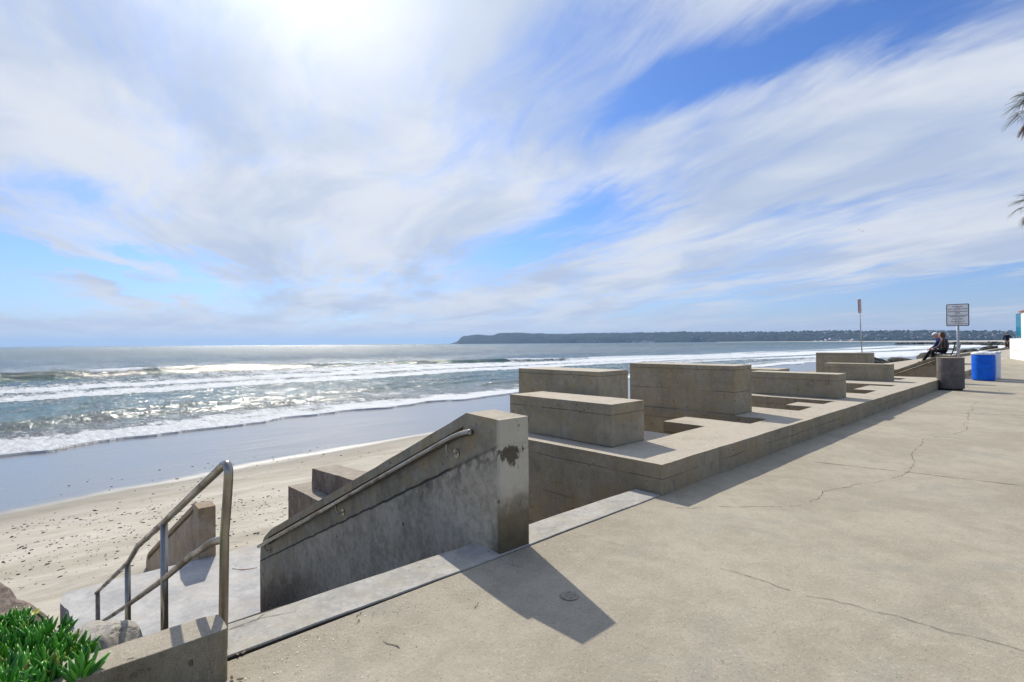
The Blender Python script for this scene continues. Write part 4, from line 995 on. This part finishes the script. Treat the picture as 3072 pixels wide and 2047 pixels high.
def handchain(J, B, wrist, key, wpos, dirv, curl, side):
    d = Vector(dirv).normalized(); s = Vector(side).normalized(); c = Vector(curl).normalized()
    pm = Vector(wpos)+d*.05; J[key+'palm'] = (tuple(pm), (.030, .022)); B.append((wrist, key+'palm'))
    for i, (o_, L) in enumerate(((-.028, .062), (-.009, .072), (.010, .067), (.028, .052))):
        b0 = pm+d*.035+s*o_; m1 = b0+d*L*.5+c*L*.15; t1 = m1+d*L*.32+c*L*.42
        J[key+'k%d' % i] = (tuple(b0), .0095); J[key+'m%d' % i] = (tuple(m1), .0088); J[key+'t%d' % i] = (tuple(t1), .0075)
        B += [(key+'palm', key+'k%d' % i), (key+'k%d' % i, key+'m%d' % i), (key+'m%d' % i, key+'t%d' % i)]
    th = Vector(wpos)+d*.025-s*.035+c*.01; t2 = th+d*.035-s*.018+c*.012
    J[key+'th'] = (tuple(th), .011); J[key+'tt'] = (tuple(t2), .0085); B += [(wrist, key+'th'), (key+'th', key+'tt')]
def head_bits(root, c, face, hairmat, hat=None, longhair=False, beard=None, glasses=False):
    """face detail and hair around head centre c, looking along face"""
    f = Vector(face).normalized(); r = Vector((0,0,1)).cross(f).normalized(); u = f.cross(r)
    Mx = Matrix(((f.x, r.x, u.x, c[0]), (f.y, r.y, u.y, c[1]), (f.z, r.z, u.z, c[2]), (0,0,0,1)))
    def ell(name, ce, rad, mat, parent=root, sub=3, fn=None):
        bm = bmesh.new(); bmesh.ops.create_icosphere(bm, subdivisions=sub, radius=1)
        for v in bm.verts:
            p = Vector((v.co.x*rad[0]+ce[0], v.co.y*rad[1]+ce[1], v.co.z*rad[2]+ce[2]))
            if fn: p = fn(p, v.co)
            v.co = p
        bmesh.ops.transform(bm, matrix=Mx, verts=bm.verts); return frombm(name, bm, mat, parent, True)
    bm = bmesh.new(); bmesh.ops.create_icosphere(bm, subdivisions=3, radius=1)
    for v in bm.verts:
        x, y, z = v.co; k = 1-.22*max(0, -z); p = Vector((x*.098*k+(.012 if z < -.3 and x > 0 else 0), y*.077*k, z*.118))
        if x > .7 and abs(y) < .22 and -.35 < z < .08: p.x += .020*(1-abs(y)/.22)*(1-abs(z+.18)/.27 if abs(z+.18) < .27 else 0)
        if x > .75 and abs(y) > .25 and .02 < z < .25: p.x -= .010
        v.co = p
    bmesh.ops.transform(bm, matrix=Mx, verts=bm.verts); hd = frombm('head', bm, SKIN, root, True)
    for s in (-1, 1):
        ell('eye', (.083, s*.030, .012), (.008, .013, .007), M['ink'], hd, 2); ell('ear', (-.005, s*.079, -.005), (.018, .010, .030), SKIN, hd, 2)
    ell('mouth', (.088, 0, -.062), (.006, .024, .006), simple('lips', (.35,.13,.10), .6), hd, 2)
    if longhair: ell('hair', (-.022, 0, .020), (.108, .100, .128), hairmat, root, 3, lambda p, v: p+Vector((-.01, 0, -.045))*(1 if v.z < -.1 else 0) - Vector((max(0, v.x-.55)*.12, 0, 0)))
    else: ell('hair', (-.018, 0, .030), (.095, .083, .100), hairmat, root)
    if hat:
        ell('cap', (-.004, 0, .055), (.108, .090, .082), hat, root, 3, lambda p, v: Vector((p.x, p.y, max(p.z, .045))))
        bm = bmesh.new(); pts = []
        for k in range(9):
            a = R_(-70+140*k/8); pts.append((.06+.105*math.cos(a), .082*math.sin(a)))
        prism_bm(bm, pts, .040, .050, 'z', 0); bmesh.ops.transform(bm, matrix=Mx, verts=bm.verts); frombm('cap_brim', bm, hat, root)
    if beard: ell('beard', (.055, 0, -.085), (.045, .055, .035), beard, root)
    if glasses: ell('sunglasses', (.086, 0, .014), (.014, .066, .014), M['black'], root, 2)
# walking man, seen from the front, far down the walkway
J = {'pelvis': ((0,0,.92), (.15,.12)), 'belly': ((0,-.01,1.08), (.155,.125)), 'chest': ((0,0,1.28), (.175,.13)), 'upper': ((0,.01,1.42), (.13,.09)), 'neck': ((0,-.01,1.50), .055), 'skull': ((0,-.025,1.60), .07)}
B = [('pelvis','belly'),('belly','chest'),('chest','upper'),('upper','neck'),('neck','skull')]
for s, k in ((-1,'r'),(1,'l')):
    J.update({k+'sh': ((s*.19,0,1.40), .075), k+'el': ((s*.29,.05,1.13), .060), k+'wr': ((s*.20,-.09,.95), .038),
              k+'hip': ((s*.095,0,.86), .095), k+'kn': ((s*.10,-.04*s,.48), .065), k+'an': ((s*.105,.06*s,.10), .045), k+'heel': ((s*.105,.07*s+.02,.045), .042), k+'toe': ((s*.12,.06*s-.18,.035), .036)})
    B += [('upper',k+'sh'),(k+'sh',k+'el'),(k+'el',k+'wr'),('pelvis',k+'hip'),(k+'hip',k+'kn'),(k+'kn',k+'an'),(k+'an',k+'heel'),(k+'heel',k+'toe')]
    handchain(J, B, k+'wr', k, (s*.20,-.09,.95), (-s*.5,.1,-.8), (0,.6,-.2), (0,-1,0))
def mf(a, b, tt, c):
    if 'toe' in b or 'heel' in b: return 3
    if b.endswith('kn') or b.endswith('an') or (b.endswith('hip')) or (a == 'pelvis' and c.z < .88): return 2
    if a in ('neck', 'upper') and b in ('skull', 'neck') and c.z > 1.49: return 1
    if 'palm' in b or 'palm' in a or b[1:2] in ('k','m','t') and b[-1].isdigit() or b.endswith('th') or b.endswith('tt'): return 1
    return 0
mn_, bo = figure('person', (-4.40, 73.0, .268), J, B, None, mf, [cloth('navy_jacket', (.012,.016,.04)), SKIN, cloth('brown_trousers', (.10,.06,.03)), simple('white_shoes', (.7,.68,.65), .5)],
             'man in navy jacket and brown trousers walking far down the walkway', None, None, R_(4))
head_bits(mn_, (0,-.035,1.645), (0,-1,-.05), M['black'], hat=M['black'], glasses=True)
# seated couple; local frame: seaward is -x
def seated(name, loc, lean, hx, mats, lab, footx, armz, kneex=-.46, spread=.09, patt=False):
    J = {'pelvis': ((.02,0,.55), (.175,.18)), 'belly': ((-.01+lean*.35,0,.72), (.175,.175)), 'chest': ((lean*.75,0,.90), (.175,.185)), 'upper': ((lean,0,1.03), (.10,.11)), 'neck': ((lean-.03,0,1.12), .055), 'skull': ((hx,0,1.20), .06)}
    B = [('pelvis','belly'),('belly','chest'),('chest','upper'),('upper','neck'),('neck','skull')]
    for s, k in ((-1,'r'),(1,'l')):
        J.update({k+'sh': ((lean+.02, s*.18,1.00), .070), k+'el': ((lean-.10, s*.25,.76), .055), k+'wr': ((lean-.30, s*.09, armz), .036),
                  k+'hip': ((-.04, s*.10,.54), .095), k+'kn': ((kneex, s*spread,.56), .072), k+'an': ((footx+.07, s*(spread+.02),.10), .045), k+'heel': ((footx+.09, s*(spread+.02),.045), .042), k+'toe': ((footx-.12, s*(spread+.04),.035), .038)})
        B += [('upper',k+'sh'),(k+'sh',k+'el'),(k+'el',k+'wr'),('pelvis',k+'hip'),(k+'hip',k+'kn'),(k+'kn',k+'an'),(k+'an',k+'heel'),(k+'heel',k+'toe')]
        handchain(J, B, k+'wr', k, (lean-.30, s*.09, armz), (-.8,-s*.5,-.1), (0,-s*.6,-.5), (0,0,1))
    def mf(a, b, tt, c):
        if 'toe' in b or 'heel' in b: return 3
        if b.endswith('kn') or b.endswith('an') or b.endswith('hip'): return 2
        if b in ('skull', 'neck') and c.z > 1.10: return 1
        if 'palm' in b or 'palm' in a or b[1:2] in ('k','m','t') and b[-1].isdigit() or b.endswith('th') or b.endswith('tt'): return 1
        return 0
    return figure(name, loc, J, B, None, mf, mats, lab, None, None)
dk = cloth('dark_trousers', (.010,.011,.014)); tan = simple('tan_shoes', (.42,.18,.08), .6)
m1, _ = seated('person', (-3.74, 29.32, .268), -.22, -.31, [cloth('navy_blue_top', (.012,.03,.13)), SKIN, dk, tan], 'seated man on the bench, white cap and navy top, looking down', -.84, .62, -.50)
head_bits(m1, (-.335, 0, 1.235), (-.92, .05, -.38), simple('grey_hair', (.35,.33,.30), .8), hat=simple('white_cap', (.82,.82,.85), .7), beard=simple('grey_beard', (.5,.48,.45), .8))
def plaid():
    m, t, b = newmat('plaid_shirt'); P = t.node('ShaderNodeNewGeometry').outputs['Position']; sp = t.node('ShaderNodeSeparateXYZ', {0: P})
    a = t.m('GREATER_THAN', t.m('FRACT', t.m('MULTIPLY', sp.outputs[2], 11.0)), .72); c_ = t.m('GREATER_THAN', t.m('FRACT', t.m('MULTIPLY', sp.outputs[0], 11.0)), .72)
    c = t.mix(a, (.03,.022,.025), (.16,.09,.07)); c = t.mix(t.m('MULTIPLY', c_, .6), c, (.20,.17,.17)); setin(t, b, 'Base Color', c); b.inputs['Roughness'].default_value = .85; return m
w1, _ = seated('person', (-3.62, 28.62, .268), -.10, -.14, [plaid(), SKIN, dk, simple('dark_shoes', (.05,.03,.025), .6)], 'woman with short brown hair and plaid shirt seated on the bench', -.50, .66, -.46)
head_bits(w1, (-.150, 0, 1.235), (-1, .02, -.12), simple('brown_hair', (.085,.040,.020), .7, 0, .4, 30, .4), longhair=True)

# ------------------------------------------------------------------ white boundary wall and glass screen
A_ = Vector((-2.25, 38.78, 0)); B_ = Vector((-1.40, 34.15, 0)); dv = (B_-A_); L_ = dv.length; ang_ = math.atan2(dv.y, dv.x)
ww = empty('white_boundary_wall', A_, ang_); tag(ww, 'bright white rendered boundary wall at the right edge with a tiled pier', 'wall')
def lb(nm, boxes, mat, bev=.01):
    bm = bmesh.new()
    for b in boxes: box_bm(bm, *b)
    o = frombm(nm, bm, mat, ww); 
    if bev: bevel(o, bev)
    return o
lb('low_wall', [(0, 9, .003, .28, .0, .71), (0.0, 9, .0, .283, .718, 1.345)], M['paint'], .02)
lb('pier', [(3.20, 9.0, .02, .9, 1.34, 2.63)], M['paint'])
lb('tile_cap', [(3.10, 9.1, -.06, 1.0, 2.631, 2.70)], simple('cap_tile', (.26,.13,.09), .8), .02)
def glass():
    m, t, b = newmat('blue_glass'); setin(t, b, 'Base Color', (.03,.32,.46)); b.inputs['Roughness'].default_value = .05; b.inputs['Transmission Weight'].default_value = .55; b.inputs['IOR'].default_value = 1.05; return m
gl = empty('glass_screen', A_+dv.normalized()*.95, ang_); tag(gl, 'blue tinted glass windscreen panel standing on the white wall', 'glass screen')
bm = bmesh.new(); box_bm(bm, 0, 2.18, .13, .145, 1.39, 2.60); frombm('pane', bm, glass(), gl)
bm = bmesh.new(); box_bm(bm, -.01, 2.19, .12, .155, 2.60, 2.625); frombm('top_rail', bm, M['black'], gl)
for k in range(3):
    bm = bmesh.new(); box_bm(bm, .25+k*.75, .33+k*.75, .10, .175, 1.347, 1.50); frombm('clamp', bm, M['galv'], gl)

# ------------------------------------------------------------------ palms just outside the right edge, fronds reaching in
PF = simple('palm_leaf', (.085,.095,.035), .6, 0, .35, 6); PD = simple('dead_palm_leaf', (.13,.075,.035), .8, 0, .35, 6); PT = simple('palm_trunk', (.16,.12,.085), .9, 0, .3, 8, .6)
def palm(px, py, depth, lab, seed, nf=34, sc=1.0):
    r = random.Random(seed); top = Vector((0, 0, CAMH))+pxdir(px, py)*depth; root = empty('fan_palm', (top.x, top.y, .1)); tag(root, lab, 'palm tree', 'fan palms')
    H = top.z-.1; tube('trunk', [(0, 0, 0), (.05, 0, H*.3), (.02, .05, H*.7), (0, 0, H)], .2, PT, root, 14, [.32, .23, .19, .17])
    for i in range(nf):
        az = i*2.39996+r.uniform(-.2, .2); el = 1.1-2.0*(i/nf)+r.uniform(-.1, .1); dead = el < -.30
        L1 = r.uniform(.75, 1.0)*sc; h = Vector((math.cos(az), math.sin(az), 0)); d = h*math.cos(el)+Vector((0,0,math.sin(el)))
        c0 = Vector((0, 0, H-.05)); c1 = c0+d*L1*.6; c2 = c0+d*L1+Vector((0,0,-.10)); bm = bmesh.new()
        tube_bm(bm, smoothpath([c0, c1, c2], 1), .012, 5); T = (c2-c1).normalized(); sd = T.cross(Vector((0,0,1))).normalized(); un = sd.cross(T)
        nl = 17; fl_ = r.uniform(.65, .85)*sc*(.6 if dead else 1)
        for k in range(nl):
            a = R_(-105+210*k/(nl-1))*(.45 if dead else 1); dl = T*math.cos(a)+sd*math.sin(a)+un*(.25*abs(math.sin(a))); wv = sd*math.cos(a)-T*math.sin(a)
            pts = []; dr = r.uniform(.25, .6)*(1.6 if dead else 1)
            for q in range(5):
                f = q/4; pts.append((c2+dl*fl_*f*(1-.1*f)+Vector((0,0,-dr*fl_*f*f)), .012*(math.sin(math.pi*min(.95, f*.85+.12)))))
            pv = None
            for p, w in pts:
                q_ = (bm.verts.new(p+wv*w), bm.verts.new(p+un*.006), bm.verts.new(p-wv*w))
                if pv: bm.faces.new((pv[0], pv[1], q_[1], q_[0])); bm.faces.new((pv[1], pv[2], q_[2], q_[1]))
                pv = q_
        bmesh.ops.scale(bm, vec=(1,1,1), verts=bm.verts); frombm('frond', bm, PD if dead else PF, root)
palm(3142, 300, 21, 'taller fan palm with ragged hanging fronds reaching in at the upper right edge', 3, 26, .95)
palm(3124, 605, 30, 'lower fan palm whose small frond tips show at the right edge', 9, 26, .95)

# ------------------------------------------------------------------ far shore: houses, ridge trees, boats, birds
from mathutils.bvhtree import BVHTree
hb = bmesh.new(); hb.from_mesh(hills.data); bvh = BVHTree.FromBMesh(hb); hb.free(); O_ = Vector((0, 0, CAMH))
HW = simple('house_wall', (.55,.52,.48), .8, 0, .05); HR = simple('house_roof', (.22,.15,.12), .9, 0, .2); HG = simple('house_window', (.04,.05,.07), .3)
def house_mesh(w, d, h, gable):
    bm = bmesh.new(); box_bm(bm, -w/2, w/2, -d/2, d/2, -6, h); me = bpy.data.meshes.new('wall'); bm.to_mesh(me); bm.free(); me.materials.append(HW)
    bm = bmesh.new(); e = .6
    if gable: prism_bm(bm, [(-d/2-e, h), (0, h+d*.28), (d/2+e, h)], -w/2-e, w/2+e, 'x', 0)
    else: box_bm(bm, -w/2-e, w/2+e, -d/2-e, d/2+e, h, h+.6)
    mr_ = bpy.data.meshes.new('roof'); bm.to_mesh(mr_); bm.free(); mr_.materials.append(HR); return me, mr_
HM = [house_mesh(14, 10, 6, True), house_mesh(20, 12, 8, False), house_mesh(11, 9, 7, True), house_mesh(26, 14, 9, False)]
rh = random.Random(8); made = 0; tries = 0
while made < 150 and tries < 4000:
    tries += 1
    px = rh.triangular(1900, 3060, 2950); 
    if rh.random() < .12: px = rh.choice((rh.uniform(1880, 1960), rh.uniform(1600, 1900), rh.uniform(1730, 1800)))
    ysil = np.interp(px, [a for a, _ in sil], [b for _, b in sil]); base_ = 1042-.0076*px
    f = rh.random()**(1.0 if px > 2600 else .5) if px > 1960 else rh.choice((.08, .12, .9))
    py = base_-2-f*(base_-ysil-2.5); d = pxdir(px, py).normalized(); hit = bvh.ray_cast(O_, d)
    if hit[0] is None: continue
    a, b = HM[rh.randrange(4)]; hs = bpy.data.objects.new('hillside_house', a); COL.objects.link(hs); hs.location = hit[0]; hs.rotation_euler = (0, 0, YAW+rh.uniform(-.5, .5)); 
    k = rh.uniform(.8, 1.4); hs.scale = (k, k, k); tag(hs, 'small pale house among trees on the far hillside', 'house', 'houses on the far hillside')
    ro = bpy.data.objects.new('roof', b); COL.objects.link(ro); ro.parent = hs; made += 1
# beachfront blocks at the foot of the hills
HT = simple('pale_block', (.66,.60,.55), .8, 0, .05)
def bblock(px, w, h, d, lab, tiers=2):
    g = pxdir(px, 1030); g.z = 0; g = g/g.dot(Vector((fwd.x, fwd.y, 0)).normalized())*d; r = empty('beach_hotel', (g.x, g.y, SEA), YAW); tag(r, lab, 'building', 'beachfront buildings below the hills')
    for i in range(tiers):
        bm = bmesh.new(); k = 1-.32*i; box_bm(bm, -w/2*k+i*w*.08, w/2*k+i*w*.08, -16+i, 16, h*i/tiers, h*(i+1)/tiers-.1); wl = frombm('wall', bm, HT, r)
        bm = bmesh.new()
        n = int(w*k/9)
        for q in range(n): 
            x0 = -w/2*k+i*w*.08+4+q*9; box_bm(bm, x0, x0+4, -16.3+i, -16.05+i, h*(i+.35)/tiers, h*(i+.7)/tiers)
        if n: frombm('windows', bm, HG, wl)
    bm = bmesh.new(); k = 1-.32*(tiers-1); box_bm(bm, -w/2*k+(tiers-1)*w*.08-1, w/2*k+(tiers-1)*w*.08+1, -16, 17, h, h+1.2); frombm('roof', bm, HR, r)
bblock(2490, 150, 30, 4300, 'largest pale stepped beachfront block below the hills, left of the thin sign pole', 3)
bblock(2535, 80, 17, 4250, 'lower pale beachfront block right beside the largest one', 1)
bblock(2562, 60, 22, 4200, 'pale beachfront block just left of the thin sign pole', 2)
bblock(2455, 60, 12, 4500, 'small low pale building left of the largest beachfront block', 1)
bblock(1935, 130, 26, 6900, 'pale cluster of buildings at the foot of the headland ridge', 3)
bblock(1958, 60, 18, 6850, 'pale low building right of the cluster under the headland', 1)
bblock(1905, 50, 14, 6900, 'small pale building left of the cluster under the headland', 1)
# ridge and shore trees, a far wood that reads as one mass
bm = bmesh.new(); rt = random.Random(5)
def clump(c, s):
    for _ in range(3):
        m_ = Matrix.Translation(c+Vector((rt.uniform(-1, 1)*s, rt.uniform(-1, 1)*s, rt.uniform(.1, .6)*s))) @ Matrix.Diagonal((s*rt.uniform(.5, .9), s*rt.uniform(.5, .9), s*rt.uniform(.4, .9), 1))
        bmesh.ops.create_icosphere(bm, subdivisions=1, radius=1, matrix=m_)
for i in range(560):
    px = rt.triangular(1540, 3080, 2900); ysil = np.interp(px, [a for a, _ in sil], [b for _, b in sil]); base_ = 1042-.0076*px
    f = 1.0 if rt.random() < .6 else rt.random()
    if px > 2500 and rt.random() < .3: f = .03
    for off in (0.4, 1.2, 2.2, 3.5):
        hit = bvh.ray_cast(O_, pxdir(px, base_-1.5-f*(base_-ysil-1.5)+off).normalized())
        if hit[0] is not None: clump(hit[0], rt.uniform(4, 13)); break
o = frombm('hillside_wood', bm, simple('far_foliage', (.028,.042,.026), .95, 0, .3, .05)); tag(o, kind='stuff')
def boat(px, d, L, H, kind, lab):
    g = pxdir(px, 1030); g.z = 0; g = g/g.dot(Vector((fwd.x, fwd.y, 0)).normalized())*d; r = empty('sailing_boat' if kind else 'motor_boat', (g.x, g.y, SEA), YAW+.3); tag(r, lab, 'boat', 'boats on the horizon')
    bm = bmesh.new(); prism_bm(bm, [(-L/2, 1.6), (-L/2+.6, -.3), (L/2-2, -.3), (L/2, 1.9), (0, 1.4)], -L*.13, L*.13, 'y', 0); frombm('hull', bm, simple('hull_grey', (.10,.11,.13), .5), r)
    if kind:
        bm = bmesh.new(); tube_bm(bm, [(0,0,1.2), (0,0,H)], .12, 6); frombm('mast', bm, M['galv'], r)
        bm = bmesh.new(); prism_bm(bm, [(-.1, 2.2), (-.1, H-.6), (-L*.42, 2.4)], -.05, .05, 'y', 0); frombm('mainsail', bm, simple('sail_'+('white' if kind == 2 else 'dim'), (.8,.8,.8) if kind == 2 else (.12,.14,.18), .8), r)
        bm = bmesh.new(); prism_bm(bm, [(.2, 2.0), (.2, H*.8), (L*.45, 2.0)], -.04, .04, 'y', 0); frombm('jib', bm, simple('jib_'+('white' if kind == 2 else 'dim'), (.78,.78,.78) if kind == 2 else (.12,.14,.18), .8), r)
    else:
        bm = bmesh.new(); box_bm(bm, -L*.2, L*.15, -L*.09, L*.09, 1.5, 1.5+H*.5); frombm('cabin', bm, simple('cabin_grey', (.16,.17,.2), .6), r)
        bm = bmesh.new(); tube_bm(bm, [(0,0,1.5+H*.5), (0,0,H+1)], .15, 6); frombm('mast', bm, M['galv'], r)
boat(762, 6000, 18, 7, 0, 'leftmost dark boat on the horizon, low and without a sail')
boat(817, 5600, 14, 20, 1, 'dark sailing boat on the horizon, left of the sun glitter')
boat(1128, 6500, 12, 22, 1, 'thin masted sailing boat on the horizon under the glare')
boat(1242, 5800, 26, 8, 0, 'long low motor boat on the bright horizon left of the headland')
boat(1328, 7400, 18, 9, 0, 'small boat on the horizon just left of the headland tip')
boat(1643, 4200, 9, 11, 2, 'tiny white sailing boat in front of the headland')
def bird(px, py, d, span, lab, roll):
    p = O_+pxdir(px, py)*d; r = empty('gull', p, YAW+.6); tag(r, lab, 'bird', 'birds in the sky'); g = simple('gull_dark', (.05,.055,.07), .8)
    bm = bmesh.new(); bmesh.ops.create_icosphere(bm, subdivisions=2, radius=1)
    for v in bm.verts: v.co = Vector((v.co.x*span*.20*(1 if v.co.x > 0 else 1.3), v.co.y*span*.06, v.co.z*span*.055))
    bo = frombm('body', bm, g, r, True)
    for s in (-1, 1):
        bm = bmesh.new(); pts = [(.0,.0,0), (.02,.22*s,.10), (-.04,.5*s,.02)]
        tube_bm(bm, [Vector(p_)*span for p_ in pts], .01, 6, True, [.045*span, .035*span, .008*span]); frombm('wing', bm, g, r, True)
    r.rotation_euler = (roll, 0, YAW+.6)
bird(2576, 690, 90, .5, 'left one of the two small birds flying above the far blocks', .4)
bird(2588, 694, 90, .55, 'right one of the two small birds flying above the far blocks', -.3)

# ------------------------------------------------------------------ haze
hm = bpy.data.materials.new('haze_air'); hm.use_nodes = True; nt = hm.node_tree; nt.nodes.clear()
out = nt.nodes.new('ShaderNodeOutputMaterial'); pv_ = nt.nodes.new('ShaderNodeVolumePrincipled')
pv_.inputs['Color'].default_value = (.40, .64, 1.0, 1); pv_.inputs['Density'].default_value = 3.8e-5; pv_.inputs['Anisotropy'].default_value = .3
nt.links.new(pv_.outputs[0], out.inputs['Volume'])
bm = bmesh.new(); box_bm(bm, -42000, 20000, -20000, 43000, SEA-3, 420)
hz_ = frombm('haze', bm, hm); tag(hz_, kind='stuff')
